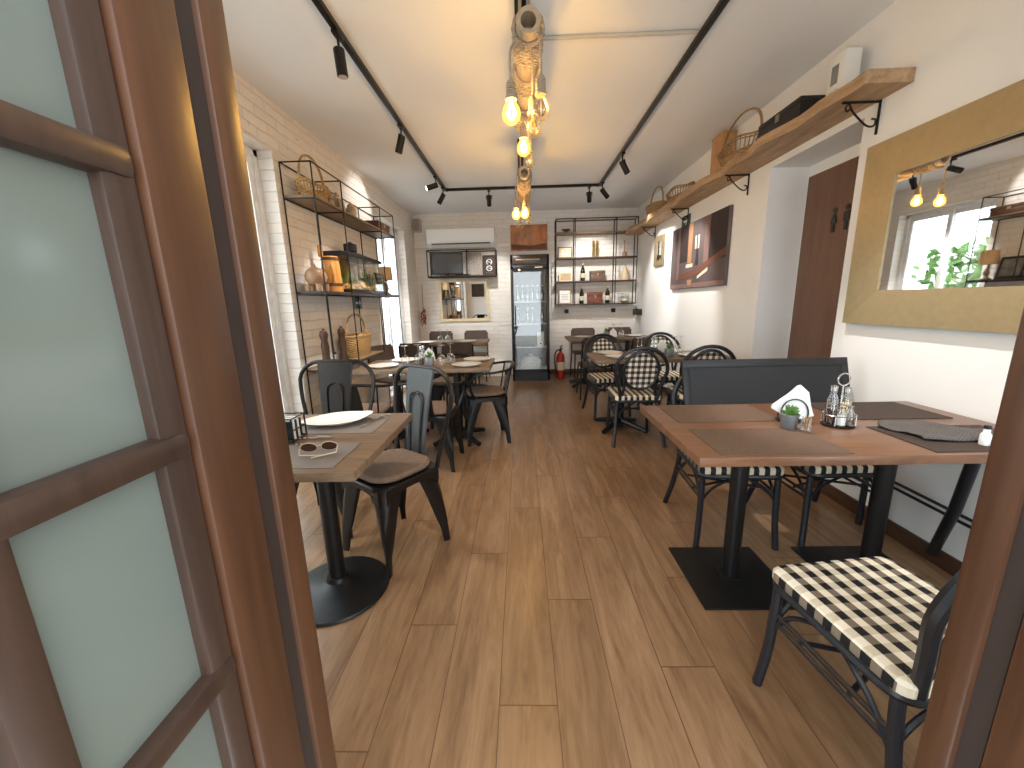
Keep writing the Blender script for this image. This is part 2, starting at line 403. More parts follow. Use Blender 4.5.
# glazing of the left wall
def sliding(n, y0, y1):
    z0, z1 = .06, WZ; x = XL - .15
    root = struct(MB().box(x - .04, y0, z0, x + .04, y0 + .05, z1, .004).box(x - .04, y1 - .05, z0, x + .04, y1, z1, .004)
                  .box(x - .04, y0, z1 - .05, x + .04, y1, z1, .004).box(x - .04, y0, z0, x + .04, y1, z0 + .05, .004).build('window_%d' % n, M['white']))
    ym = (y0 + y1) / 2
    for (a, c, dx) in ((y0 + .05, ym + .03, -.016), (ym - .03, y1 - .05, .016)):
        q = MB()
        for (p0, p1, q0, q1) in ((a, a + .06, z0 + .03, z1 - .03), (c - .06, c, z0 + .03, z1 - .03), (a + .058, c - .058, z0 + .03, z0 + .12), (a + .058, c - .058, z1 - .11, z1 - .03)):
            q.box(x + dx - .014, p0, q0, x + dx + .014, p1, q1, .003)
        s = q.build('sash', M['white'], root)
        MB().box(x + dx - .003, a + .05, z0 + .11, x + dx + .003, c - .05, z1 - .1).build('pane', M['glass'], s, smooth=False)
sliding(1, .9, 3.13); sliding(2, 5.2, 6.45)
f_ = struct(MB().box(.90, .41, .45, .95, .47, 2.25, .004).box(1.81, .41, .45, 1.86, .47, 2.25, .004).box(.95, .41, .45, 1.81, .47, .50, .004).box(.95, .41, 2.20, 1.81, .47, 2.25, .004).box(1.36, .41, .5, 1.40, .47, 2.2, .004).build('window_3', M['jamb']))  # unseen front window, added to bring more daylight onto the right wall
MB().box(.95, .437, .50, 1.81, .443, 2.20).build('pane', M['glass'], f_, smooth=False)
# restroom door
d = struct(MB().box(RX - .03, RY0 + .02, 0, RX - .002, RY1 - .05, 2.2, .003).build('door_1', M['door']))
def icon(yc, zc, woman):
    q = MB(); x0, x1 = RX - .036, RX - .0295
    q.prism(arc(yc, zc + .07, .019, 0, 345, 16, lambda a, c: (a, c)), x0, x1, 'x')
    k_ = .68
    if woman: body = [(yc - .018, zc + .065), (yc + .018, zc + .065), (yc + .045, zc - .03), (yc + .02, zc - .03), (yc + .018, zc - .12), (yc - .018, zc - .12), (yc - .02, zc - .03), (yc - .045, zc - .03)]
    else: body = [(yc - .04, zc + .065), (yc + .04, zc + .065), (yc + .04, zc - .03), (yc + .022, zc - .03), (yc + .02, zc - .12), (yc - .02, zc - .12), (yc - .022, zc - .03), (yc - .04, zc - .03)]
    q.prism([(yc + (a - yc) * k_, zc + (c - zc) * k_) for a, c in body], x0, x1, 'x')
    o = q.build('restroom_sign', M['black'], None, smooth=False)
    return o
tag(icon(3.05, 1.82, True), 'black woman figure sign, farther of the pair on the brown restroom door', 'sign', 'restroom figures on the brown door')
tag(icon(2.935, 1.82, False), 'black man figure sign, nearer of the pair on the brown restroom door', 'sign', 'restroom figures on the brown door')

# entrance frame and the two opened leaves
JL, JR = -.33, .63
for (nm, xs, sg) in (('trim_1', JL, 1), ('trim_2', JR, -1)):
    q = MB(); a = xs; o_ = xs - sg * .07
    q.box(min(a, o_), .472, 0, max(a, o_), YF + .006, 2.2, .006)
    q.box(min(xs - sg * .075, xs - sg * .02), .37, 0, max(xs - sg * .075, xs - sg * .02), .474, 2.2, .004)
    t_ = struct(q.build(nm, M['jamb']))
    q = MB().box(min(xs - sg * .021, xs - sg * .008), .445, 0, max(xs - sg * .021, xs - sg * .008), .4725, 2.2)
    q.build('door_seal', M['gasket'], t_)
struct(MB().box(JL - .07, .37, 2.2, JR + .07, YF, 2.27, .004).build('trim_3', M['jamb']))
def leaf(n, xs, sg):
    # leaf opened outwards, standing along the depth axis; visible face at xs
    t = .042; xo = xs - sg * t
    lo, hi = min(xs, xo), max(xs, xo)
    y1 = .441; y0 = y1 - .47; z0, z1 = .03, 2.15
    root = struct(MB().box(lo, y1 - .072, z0, hi, y1, z1, .005).build('door_%d' % n, M['jamb']))
    MB().box(lo, y0, z0, hi, y0 + .072, z1, .005).build('stile', M['jamb'], root)
    MB().box(lo, y0 + .07, z0, hi, y1 - .07, .20, .004).build('rail', M['jamb'], root)
    MB().box(lo, y0 + .07, 2.06, hi, y1 - .07, z1, .004).build('rail', M['jamb'], root)
    g0, g1 = y0 + .072, y1 - .072
    # beads round the glass
    q = MB()
    for (a, c) in ((g1 - .034, g1 - .002), (g0 + .002, g0 + .034)):
        q.box(lo + .006, a, .2, hi - .006, c, 2.06, .006)
    q.build('glazing_bead', M['jambdark'], root)
    ym = (g0 + g1) / 2
    MB().box(lo + .004, ym - .016, .2, hi - .004, ym + .016, 2.06, .007).build('muntin', M['jambdark'], root)
    for z in (.38, .645, .905, 1.17, 1.425, 1.69, 1.95):
        MB().box(lo + .002, g0 + .004, z - .014, hi - .002, g1 - .004, z + .014, .008).build('muntin', M['jambdark'], root)
    MB().box((lo + hi) / 2 - .003, g0, .19, (lo + hi) / 2 + .003, g1, 2.07).build('pane', M['frost'], root, smooth=False)
leaf(2, JL, 1); leaf(3, JR, -1)
# outdoors: terrace paving and hedge seen through the left glazing
struct(MB().box(-9, -4, -.16, 6, .372, -.125).box(-9, .372, -.16, XL - .25, 10, -.125).build('ground', plain('terrace_paving', srgb(176, 172, 166), .8, 0, .2, .1, 3)))
def hedge():
    q = MB(); rnd = random.Random(3)
    for i in range(5200):
        c = Vector((-6.0 + rnd.uniform(-.5, .5), rnd.uniform(0, 10), rnd.uniform(-.1, 2.3))); a = rnd.uniform(.08, .17)
        m = Matrix.Rotation(rnd.uniform(0, 6.3), 3, Vector((rnd.uniform(-1, 1), rnd.uniform(-1, 1), rnd.uniform(-1, 1))).normalized())
        q.quad(*[c + m @ Vector(p) for p in ((-a, 0, 0), (0, -a * .5, 0), (a, 0, 0), (0, a * .5, 0))])
    tag(q.build('hedge', M['green'], smooth=False), 'leafy green hedge across the terrace outside the side windows', 'hedge', None, 'stuff')
hedge()
# ================================================================ furniture
def rsq(hx, hy, r, n=5):
    out = []
    for (cx, cy, a) in ((hx - r, hy - r, 0), (-hx + r, hy - r, 90), (-hx + r, -hy + r, 180), (hx - r, -hy + r, 270)):
        out += [(cx + r * math.cos(R(a + 90 * i / n)), cy + r * math.sin(R(a + 90 * i / n))) for i in range(n + 1)]
    return out
def slab(mb, hx, hy, r, prof, c=(0, 0), n=5):
    # stacked rounded squares; prof = [(inset, z)]
    secs = []
    for ins, z in prof:
        k = rsq(max(hx - ins, .004), max(hy - ins, .004), max(min(r, hx - ins, hy - ins) - 1e-4 if ins else r, .003), n)
        secs.append([(c[0] + p[0], c[1] + p[1], z) for p in k])
    return mb.loft(secs)
def metal_legs(t, m):
    for sx in (-1, 1):
        for sy in (-1, 1):
            secs = []
            for (z, q, a, b_) in ((.435, .150, .084, .016), (.40, .153, .078, .020), (.30, .166, .053, .022), (.16, .182, .030, .020), (.09, .189, .017, .016), (.0, .196, .014, .013)):
                c = Vector((sx * q, sy * q, z)); u = Vector((sx, -sy, 0)).normalized(); v = Vector((sx, sy, 0)).normalized()
                secs.append([c + u * a + v * (-b_ - a * .55), c + u * a * .55 + v * b_ * .2, c + v * b_, c - u * a * .55 + v * b_ * .2, c - u * a + v * (-b_ - a * .55), c - v * b_ * .4])
            MB().loft(secs).build('leg', m, t, angle=50)
def metal_seat(t, m, cush, cm):
    q = MB(); slab(q, .195, .195, .075, [(.012, .425), (0, .43), (0, .446), (.006, .452), (.014, .452), (.02, .448), (.05, .446)]); q.build('seat', m, t)
    q = MB()
    for k in range(4):
        Mx = Matrix.Rotation(k * PI / 2, 4, 'Z')
        poly = [(-.16, .44), (-.16, .36), (-.135, .39), (-.10, .405), (-.05, .412), (0, .414), (.05, .412), (.10, .405), (.135, .39), (.16, .36), (.16, .44)]
        q.prism(poly, -.19, -.184, 'y', Mx)
    q.build('apron', m, t, smooth=False)
    if cush:
        q = MB(); slab(q, .178, .178, .11, [(.03, .453), (.004, .462), (0, .474), (.008, .488), (.035, .497), (.09, .501), (.15, .502)], n=7); q.build('cushion', cm, t)
def hoop_chair(label, m, loc, rz, cm, group='metal chairs with tall hoop backs', hz=.96, sm=None):
    t = thing('metal_chair', label, 'chair', loc, rz, group)
    metal_seat(t, m, True, cm); metal_legs(t, m)
    pts = [(-.178, .165, .44), (-.190, .190, .55), (-.225, .225, .72), (-.238, .245, hz - .14)]
    top = [(-.240 + .135 * (1 - math.cos(R(a))), .246 + .010 * math.sin(R(a)), hz - .135 + .135 * math.sin(R(a))) for a in range(10, 91, 16)]
    half = smooth_path(pts, 4)[:-1] + [Vector(p) for p in top]
    full = half + [Vector((-p[0], p[1], p[2])) for p in reversed(half)]
    MB().tube(full, .0125, 8).build('back_hoop', m, t)
    q = MB()   # splat: tapered sheet with raised arch
    def yb(z): return .168 + (z - .44) / (hz - .44) * .084
    secs = []
    for i in range(7):
        z = .44 + (hz - .445) * i / 6; hw = .075 + .040 * i / 6; y = yb(z) - .012 * math.sin(PI * i / 6)
        secs.append([(-hw, y, z), (-hw * .92, y - .006, z), (hw * .92, y - .006, z), (hw, y, z), (hw * .92, y + .002, z), (-hw * .92, y + .002, z)])
    q.loft(secs); sp = q.build('splat', sm or m, t, angle=30)
    for off in (-.010, .006):
        arch = [(-.04, yb(.50) + off, .49), (-.046, yb(.6) + off, .62), (-.05, yb(.72) + off, .74)] + [(.05 * -math.cos(R(a)), yb(.76) + off, .78 + .05 * math.sin(R(a))) for a in range(0, 181, 30)] + [(.05, yb(.72) + off, .74), (.046, yb(.6) + off, .62), (.04, yb(.50) + off, .49)]
        MB().tube([(a, b_ - .012 * math.sin(PI * (c - .44) / (hz - .44)), c) for a, b_, c in arch], .005, 6).build('raised_arch', m, sp)
    return t
hoop_chair('dark metal hoop-back chair with brown seat pad at the near left table\'s aisle corner', M['gundark'], (-.71, 1.92, 0), R(-36), M['cushion'], sm=M['gun'])
hoop_chair('dark metal hoop-back chair facing the camera behind the white plate of the near left table', M['gundark'], (-1.19, 2.18, 0), R(0), M['cushion'])
def arm_chair(label, m, loc, rz, cm, group='low metal armchairs round the middle left table'):
    t = thing('metal_armchair', label, 'chair', loc, rz, group)
    metal_seat(t, m, True, cm); metal_legs(t, m)
    rail = smooth_path([(-.19, -.12, .445), (-.235, -.16, .58), (-.25, -.10, .675), (-.255, .06, .69), (-.22, .20, .71), (-.11, .265, .73), (0, .28, .735), (.11, .265, .73), (.22, .20, .71), (.255, .06, .69), (.25, -.10, .675), (.235, -.16, .58), (.19, -.12, .445)], 5)
    MB().tube(rail, .0115, 8).build('arm_rail', m, t)
    for sx in (-1, 1): MB().tube([(sx * .16, .17, .44), (sx * .185, .225, .712)], .007, 6).build('back_rod', m, t)
    MB().loft([[(-.06, y, z), (.06, y, z), (.06, y + .005, z), (-.06, y + .005, z)] for y, z in ((.175, .44), (.20, .55), (.24, .65), (.277, .735))]).build('splat', m, t)
    return t
arm_chair('black metal armchair at the aisle end of the middle left table, nearest the fridge', M['iron'], (-.36, 3.64, 0), R(-78), M['cushion'])
arm_chair('black metal armchair on the near side of the middle left table, closest to the aisle', M['iron'], (-.74, 3.06, 0), R(178), M['cushion'])
arm_chair('black metal armchair on the near side of the middle left table, beside the brick wall', M['iron'], (-1.28, 3.02, 0), R(183), M['cushion'])
arm_chair('black metal armchair on the far side of the middle left table, seat below the tabletop', M['iron'], (-.80, 4.16, 0), R(5), M['cushion'])

# ---- bistro chairs with woven checks
def bistro(label, loc, rz=0, group='black rattan bistro chairs with checked weave', rot=None):
    t = thing('bistro_chair', label, 'chair', loc, rz, group, rot)
    q = MB(); slab(q, .207, .207, .034, [(.006, .412), (0, .42), (0, .444), (.006, .453), (.02, .457), (.06, .458), (.12, .456)]); q.build('seat', M['gseat'], t)
    q = MB(); fr = rsq(.20, .20, .05); q.tube([(a, b_, .405) for a, b_ in fr], .014, 8, closed=True); q.build('seat_frame', M['rattan'], t)
    for sx in (-1, 1):
        MB().tube(smooth_path([(sx * .185, -.178, .42), (sx * .186, -.18, .30), (sx * .19, -.186, .15), (sx * .20, -.20, 0)], 4), .0155, 10).build('leg', M['rattan'], t)
        MB().tube(smooth_path([(sx * .183, .175, .42), (sx * .19, .19, .30), (sx * .205, .225, .15), (sx * .225, .275, 0)], 4), .0155, 10).build('leg', M['rattan'], t)
        q = MB()
        for dz in (0, .03): q.tube([(sx * .188, -.18, .27 + dz), (sx * .19, .19, .27 + dz)], .0075, 6)
        q.build('stretcher', M['rattan'], t)
        q = MB(); q.tube(smooth_path([(sx * .187, -.17, .25), (sx * .186, -.12, .33), (sx * .185, -.03, .39)], 5), .0075, 6)
        q.tube(smooth_path([(sx * .19, .19, .25), (sx * .187, .12, .33), (sx * .185, .03, .39)], 5), .0075, 6)
        q.build('brace', M['rattan'], t)
    for sy, y in ((-1, -.18), (1, .185)):
        q = MB()
        for sx in (-1, 1): q.tube(smooth_path([(sx * .187, y, .25), (sx * .13, y, .33), (sx * .02, y, .395)], 5), .0075, 6)
        q.build('brace', M['rattan'], t)
    q = MB(); q.tube([(-.188, -.08, .285), (.188, .08, .285)], .0075, 6).tube([(.188, -.08, .285), (-.188, .08, .285)], .0075, 6); q.build('cross_stretcher', M['rattan'], t)
    def yb(z): return .185 + (z - .44) * .22
    # outer hoop, sprung from the sides of the seat
    h = [(-.160, .192, .41), (-.178, .206, .53), (-.210, yb(.62), .63)]
    h += [(-.222 * math.cos(R(a)), yb(.69 + .205 * math.sin(R(a))), .69 + .205 * math.sin(R(a))) for a in range(0, 91, 15)]
    h = smooth_path(h, 3); full = h + [Vector((-p.x, p.y, p.z)) for p in reversed(h[:-1])]
    MB().tube(full, .0165, 8).build('back_hoop', M['rattan'], t)
    ov = [(.148 * math.cos(2 * PI * k / 32), yb(.69 + .172 * math.sin(2 * PI * k / 32)), .69 + .172 * math.sin(2 * PI * k / 32)) for k in range(32)]
    q = MB(); q.tube(ov, .0145, 8, closed=True)
    for sx in (-1, 1): q.tube(smooth_path([(sx * .15, .185, .43), (sx * .135, yb(.55) - .01, .52), (sx * .135, yb(.62), .62)], 4), .013, 8)
    q.build('back_frame', M['rattan'], t)
    q = MB()
    fr_ = [(.138 * math.cos(2 * PI * k / 32), .69 + .162 * math.sin(2 * PI * k / 32)) for k in range(32)]
    q.loft([[(x, yb(z) - .008, z) for x, z in fr_], [(x, yb(z) + .008, z) for x, z in fr_]])
    q.build('backrest', M['gback'], t, smooth=False)
    return t
BG = 'black rattan bistro chairs with checked weave'
b0 = bistro('checked bistro chair in the right foreground, cut off by the entrance frame', (1.008, .945, 0), R(187), BG)
dup(b0, (1.12, 2.065, 0), R(-4), 'checked bistro chair under the near right table holding the dark board, on the aisle side', BG)
dup(b0, (1.645, 2.07, 0), R(1), 'checked bistro chair under the near right table holding the dark board, on the wall side', BG)
dup(b0, (1.04, 3.60, 0), R(178), 'checked bistro chair seen from behind at the middle right table, beside the aisle', BG)
dup(b0, (1.62, 3.60, 0), R(176), 'checked bistro chair seen from behind, its hoop rising above the dark leaning board', BG)
dup(b0, (.98, 4.40, 0), R(4), 'checked bistro chair facing the camera beyond the middle right table, beside the aisle', BG)
dup(b0, (1.64, 4.44, 0), R(-3), 'checked bistro chair facing the camera beyond the middle right table, against the wall', BG)
# tubular frame by the wall
t = thing('diagonal_strut', 'thick black diagonal strut with double rods under the near right table by the white wall', 'strut', (1.86, 1.8, 0))
MB().tube([(.10, -.08, .07), (-.05, -.26, .40), (-.165, -.385, .70)], .021, 12).build('strut', M['rattan'], t)
MB().tube([(.075, -.45, 0), (.075, -.45, .45)], .016, 12).build('leg', M['rattan'], t)
MB().tube([(.06, .28, 0), (.06, .28, .45)], .016, 10).build('leg', M['rattan'], t)
q = MB()
for dz in (0, .03): q.tube([(.06, .28, .31 + dz), (.075, -.45, .29 + dz)], .008, 6)
q.build('rod', M['rattan'], t)

# ---- brown woven cafe chairs
def cafe(label, loc, rz=0, group='brown woven cafe chairs at the back tables'):
    t = thing('cafe_chair', label, 'chair', loc, rz, group)
    q = MB(); slab(q, .205, .20, .04, [(.004, .425), (0, .43), (0, .445), (.008, .452)]); q.build('seat', M['brownseat'], t)
    q = MB(); secs = []
    for i in range(6):
        z = .56 + .27 * i / 5; y = .19 + (z - .45) * .22; hw = .215 - .03 * i / 5
        secs.append([(-hw, y - .012, z), (-hw * .5, y + .01, z), (hw * .5, y + .01, z), (hw, y - .012, z), (hw, y, z), (hw * .5, y + .022, z), (-hw * .5, y + .022, z), (-hw, y, z)])
    q.loft(secs); q.build('backrest', M['brownseat'], t, angle=40)
    for sx in (-1, 1):
        MB().tube([(sx * .19, -.17, .43), (sx * .20, -.20, 0)], .011, 8).build('leg', M['metal'], t)
        MB().tube([(sx * .195, .262, .80), (sx * .20, .215, .50), (sx * .20, .19, .43), (sx * .215, .25, 0)], .011, 8).build('leg', M['metal'], t)
    return t
CG = 'brown woven cafe chairs at the back tables'
c0 = cafe('brown cafe chair under the small wall mirror facing the camera, left of the pair', (-1.42, 6.62, 0), R(0), CG)
for (x, y, a, lb) in ((-.80, 6.62, 0, 'brown cafe chair under the small wall mirror facing the camera, right of the pair'),
                      (-.80, 5.10, 178, 'brown cafe chair seen from behind at the back left table, closer to the aisle'),
                      (-1.36, 5.12, 183, 'brown cafe chair seen from behind at the back left table, closer to the side window'),
                      (-1.48, 4.52, 62, 'brown cafe chair turned sideways next to the side window behind the middle left table'),
                      (1.07, 6.62, 0, 'brown cafe chair facing the camera below the back right shelves, nearer the fire extinguisher'),
                      (1.70, 6.62, 0, 'brown cafe chair facing the camera below the back right shelves, nearer the right wall'),
                      (.98, 5.30, 180, 'brown cafe chair seen from behind at the back right table, by the aisle'),
                      (1.62, 5.30, 180, 'brown cafe chair seen from behind at the back right table, by the right wall')):
    dup(c0, (x, y, 0), R(a), lb, CG)

# ---- tables
def table(label, x0, y0, x1, y1, top, base, xs, th=.035, z=.75):
    cx, cy = (x0 + x1) / 2, (y0 + y1) / 2; hx, hy = (x1 - x0) / 2, (y1 - y0) / 2
    t = thing('dining_table', label, 'table', (cx, cy, 0))
    MB().box(-hx, -hy, z - th, hx, hy, z, .004).build('tabletop', top, t)
    for px in xs:
        dx = px - cx
        q = MB()
        if base == 'square':
            q.box(dx - .21, -.21, 0, dx + .21, .21, .012, .003).box(dx - .05, -.05, .010, dx + .05, .05, .02, .004)
        elif base == 'round':
            q.lathe([(.225, 0), (.228, .006), (.222, .014), (.14, .03), (.075, .045), (.052, .06), (.045, .08)], 48, (dx, 0, 0))
        else:
            for k in range(4):
                a = PI / 4 + k * PI / 2
                q.tube([(dx, 0, .085), (dx + .10 * math.cos(a), .10 * math.sin(a), .065), (dx + .30 * math.cos(a), .30 * math.sin(a), .022)], [.036, .030, .022], 8)
        q.build('base', M['iron'], t)
        MB().tube([(dx, 0, .012), (dx, 0, z - th - .012)], .036, 24).build('column', M['iron'], t)
        q = MB().box(dx - .17, -.025, z - th - .014, dx + .17, .025, z - th).box(dx - .025, -.17, z - th - .014, dx + .025, .17, z - th); q.build('top_plate', M['iron'], t)
    return t
table('walnut-brown table with two square black bases in the right foreground', .616, 1.295, 1.985, 2.005, M['tableR'], 'square', (.965, 1.60))
table('weathered oak table on a round black base in the left foreground', -1.20, 1.215, -.575, 1.945, M['tableL'], 'round', (-.88,))
table('long weathered oak table on star bases, middle of the left wall', -1.50, 3.30, -.28, 3.95, M['tableL'], 'star', (-.62, -1.2))
table('oak table on star bases in the middle of the right wall', .69, 3.60, 1.97, 4.20, M['tableL'], 'star', (1.0, 1.62))
table('oak table at the back left beneath the small wall mirror', -1.55, 5.45, -.50, 6.10, M['tableL'], 'star', (-.78, -1.3))
table('oak table at the back right beneath the wall shelves', .69, 5.72, 1.93, 6.32, M['tableL'], 'star', (.98, 1.62))
# dark framed board resting on the two checked chairs
t = thing('leaning_board', 'dark grey framed board leaning on the two checked chairs behind the near right table', 'board', (1.42, 2.165, .459), 0, None, (R(-17), 0, 0))
MB().box(-.47, -.008, .02, .47, .008, .485).build('panel', M['darkgrey'], t, smooth=False)
q = MB()
q.box(-.475, -.012, 0, .475, .012, .035, .003).box(-.475, -.012, .455, .475, .012, .50, .003).box(-.475, -.012, .03, -.435, .012, .46, .003).box(.435, -.012, .03, .475, .012, .46, .003)
q.build('frame', plain('board_frame', srgb(26, 26, 28), .5), t)
# ================================================================ wall shelf and what stands on it
def bracket(t, y, xw=2.0, z=2.335):
    q = MB(); q.tube([(xw - .006, y, z), (xw - .006, y, z - .17)], .007, 6).tube([(xw - .005, y, z - .006), (xw - .21, y, z - .006)], .007, 6)
    q.tube(smooth_path([(xw - .17, y, z - .012), (xw - .15, y, z - .05), (xw - .07, y, z - .12), (xw - .025, y, z - .125), (xw - .018, y, z - .095), (xw - .04, y, z - .09)], 5), .0055, 6)
    q.tube(smooth_path([(xw - .17, y, z - .012), (xw - .19, y, z - .03), (xw - .18, y, z - .05), (xw - .165, y, z - .04)], 4), .0045, 6)
    q.build('bracket', M['metal'], t)
t = thing('wall_shelf', 'long rough wooden plank shelf on scroll brackets, high on the right wall', 'shelf', (0, 0, 0))
rnd = random.Random(5); fr = []; y = 2.28
ys = [2.28 + (6.86 - 2.28) * i / 46 for i in range(47)]
secs = []
ph = 0
for i, yy in enumerate(ys):
    wob = .018 * math.sin(i * .55) + .012 * math.sin(i * 1.27 + 1) + rnd.uniform(-.004, .004)
    xf = 1.735 + wob; zt = 2.402
    secs.append([(1.999, yy, 2.338), (xf + .012, yy, 2.338 + rnd.uniform(-.002, .002)), (xf - .006, yy, 2.362), (xf + .004, yy, 2.395), (xf + .016, yy, zt), (1.999, yy, zt)])
MB().loft(secs).build('board', M['shelfwood'], t, angle=50)
for yy in (2.46, 3.72, 4.97, 6.12): bracket(t, yy)
ZS = 2.4025
t = thing('white_device', 'small upright white box with a grey display at the plank shelf\'s near end', 'device', (1.905, 2.64, ZS))
MB().box(-.045, -.065, 0, .045, .065, .255, .008).build('body', M['whiteplastic'], t)
MB().box(-.048, -.02, .10, -.0445, .03, .20).build('display', plain('grey_lcd', srgb(128, 130, 130), .25), t, smooth=False)
MB().box(-.048, -.03, .03, -.0445, .04, .07).build('keypad', plain('pale_keypad', srgb(206, 206, 204), .5), t, smooth=False)
t = thing('wine_box', 'long black wooden wine box with a latch on the plank shelf', 'box', (1.875, 3.06, ZS))
MB().box(-.075, -.225, 0, .075, .225, .10, .004).build('body', M['black'], t)
MB().box(-.077, -.227, .101, .077, .227, .135, .004).build('lid', M['black'], t)
MB().box(-.081, -.02, .075, -.076, .02, .12, .001).build('latch', M['silver'], t)
def basket(name, label, loc, L, W, h, mat, handle=0, spindles=True, rz=0, group=None, along=True):
    # oval open basket: base weave, upright spindles, rim, bail handle; L along local y
    t = thing(name, label, 'basket', loc, rz, group)
    a, c = W / 2, L / 2
    if spindles:
        MB().lathe([(.72, 0), (.76, .004), (.82, h * .35), (.80, h * .36), (.70, .012), (0, .012)], 32, (0, 0, 0), a, c).build('base', mat, t)
        q = MB()
        for k in range(30):
            th = 2 * PI * k / 30; rr = 1.0 + .0
            q.tube([(a * .80 * math.cos(th), c * .80 * math.sin(th), h * .33), (a * .93 * math.cos(th), c * .93 * math.sin(th), h * .7), (a * rr * math.cos(th), c * rr * math.sin(th), h + .012 * math.sin(4 * th))], .0045, 5)
        q.build('spindle_side', mat, t)
        q = MB()
        for zz, rr, r_ in ((h, 1.0, .009), (h * .86, .97, .006), (h * .36, .82, .008)):
            q.tube([(a * rr * math.cos(2 * PI * k / 40), c * rr * math.sin(2 * PI * k / 40), zz + (.012 * math.sin(8 * PI * k / 40) if zz > h * .8 else 0)) for k in range(40)], r_, 6, closed=True)
        q.build('rim', mat, t)
    else:
        pr = [(.80, 0)]
        n = 14
        for k in range(n + 1):
            u = k / n; pr.append((.80 + .2 * math.sin(u * PI * .55) + (.018 if k % 2 else 0), .004 + u * (h - .01)))
        pr += [(.93, h - .004), (.76, .014), (0, .014)]
        MB().lathe(pr, 40, (0, 0, 0), a, c).build('body', mat, t)
        MB().tube([(a * 1.0 * math.cos(2 * PI * k / 40), c * 1.0 * math.sin(2 * PI * k / 40), h) for k in range(40)], .011, 6, closed=True).build('rim', mat, t)
    if handle:
        pts = [(0, c * .97 * math.cos(R(q_)), h + (handle - h) * math.sin(R(q_)) ** .8) if along else (a * .97 * math.cos(R(q_)), 0, h + (handle - h) * math.sin(R(q_)) ** .8) for q_ in range(0, 181, 10)]
        q = MB(); q.tube(pts, .0075, 6); q.tube([(p[0] + .008, p[1], p[2] + .004) for p in pts], .006, 6); q.build('handle', mat, t)
    return t
basket('wicker_basket', 'oval wicker basket with a tall hoop handle beside the wine box on the plank shelf', (1.842, 3.62, ZS), .60, .22, .13, M['wickg'], .36)
t = thing('wooden_box', 'tall plain pine box standing on the plank shelf behind the wicker basket', 'box', (1.93, 4.09, ZS))
MB().box(-.06, -.11, 0, .06, .11, .36, .004).build('body', M['boxwood'], t)
MB().box(-.064, -.114, .361, .064, .114, .376, .003).build('lid', M['boxwood'], t)
basket('bread_basket', 'low lattice bread basket without handle on the plank shelf', (1.86, 4.92, ZS), .60, .22, .115, M['wickg'])
basket('small_basket', 'small wicker basket with a thin hoop handle at the far end of the plank shelf', (1.86, 5.72, ZS), .50, .22, .13, M['wickg'], .36, False)

# ================================================================ right wall
def framed(name, label, cat, wall, u, z, w_, h, fw, depth, fm, im, iname, group=None):
    # wall 'R' faces -x at XR, 'B' faces -y at YB ; u = centre along the wall
    if wall == 'R': t = thing(name, label, cat, (XR, u, z), R(-90), group)
    elif wall == 'B': t = thing(name, label, cat, (u, YB, z), 0, group)
    elif wall == 'F': t = thing(name, label, cat, (u, YF, z), R(180), group)
    q = MB(); d = depth
    # mitred frame, slightly raised inside edge
    o = [(-w_ / 2, -h / 2), (w_ / 2, -h / 2), (w_ / 2, h / 2), (-w_ / 2, h / 2)]; i_ = [(-w_ / 2 + fw, -h / 2 + fw), (w_ / 2 - fw, -h / 2 + fw), (w_ / 2 - fw, h / 2 - fw), (-w_ / 2 + fw, h / 2 - fw)]
    for k in range(4):
        a, b_, c, e = o[k], o[(k + 1) % 4], i_[(k + 1) % 4], i_[k]
        q.loft([[(a[0], -.002, a[1]), (b_[0], -.002, b_[1]), (c[0], -.002, c[1]), (e[0], -.002, e[1])],
                [(a[0], -d, a[1]), (b_[0], -d, b_[1]), (c[0], -d * .72, c[1]), (e[0], -d * .72, e[1])]])
    q.build('frame', fm, t, angle=20)
    MB().box(-w_ / 2 + fw, -d * .55, -h / 2 + fw, w_ / 2 - fw, -.004, h / 2 - fw).build(iname, im, t, smooth=False)
    return t
framed('wall_mirror', 'large mirror in a wide brushed gold frame on the right wall', 'mirror', 'R', 1.70, 1.612, 1.50, .965, .185, .045, M['gold'], M['mirror'], 'mirror_glass')
framed('ornate_mirror', 'tiny carved gold mirror on the right wall past the dark canvas', 'mirror', 'R', 5.88, 1.965, .36, .41, .075, .03, M['gold'], M['mirror'], 'mirror_glass')
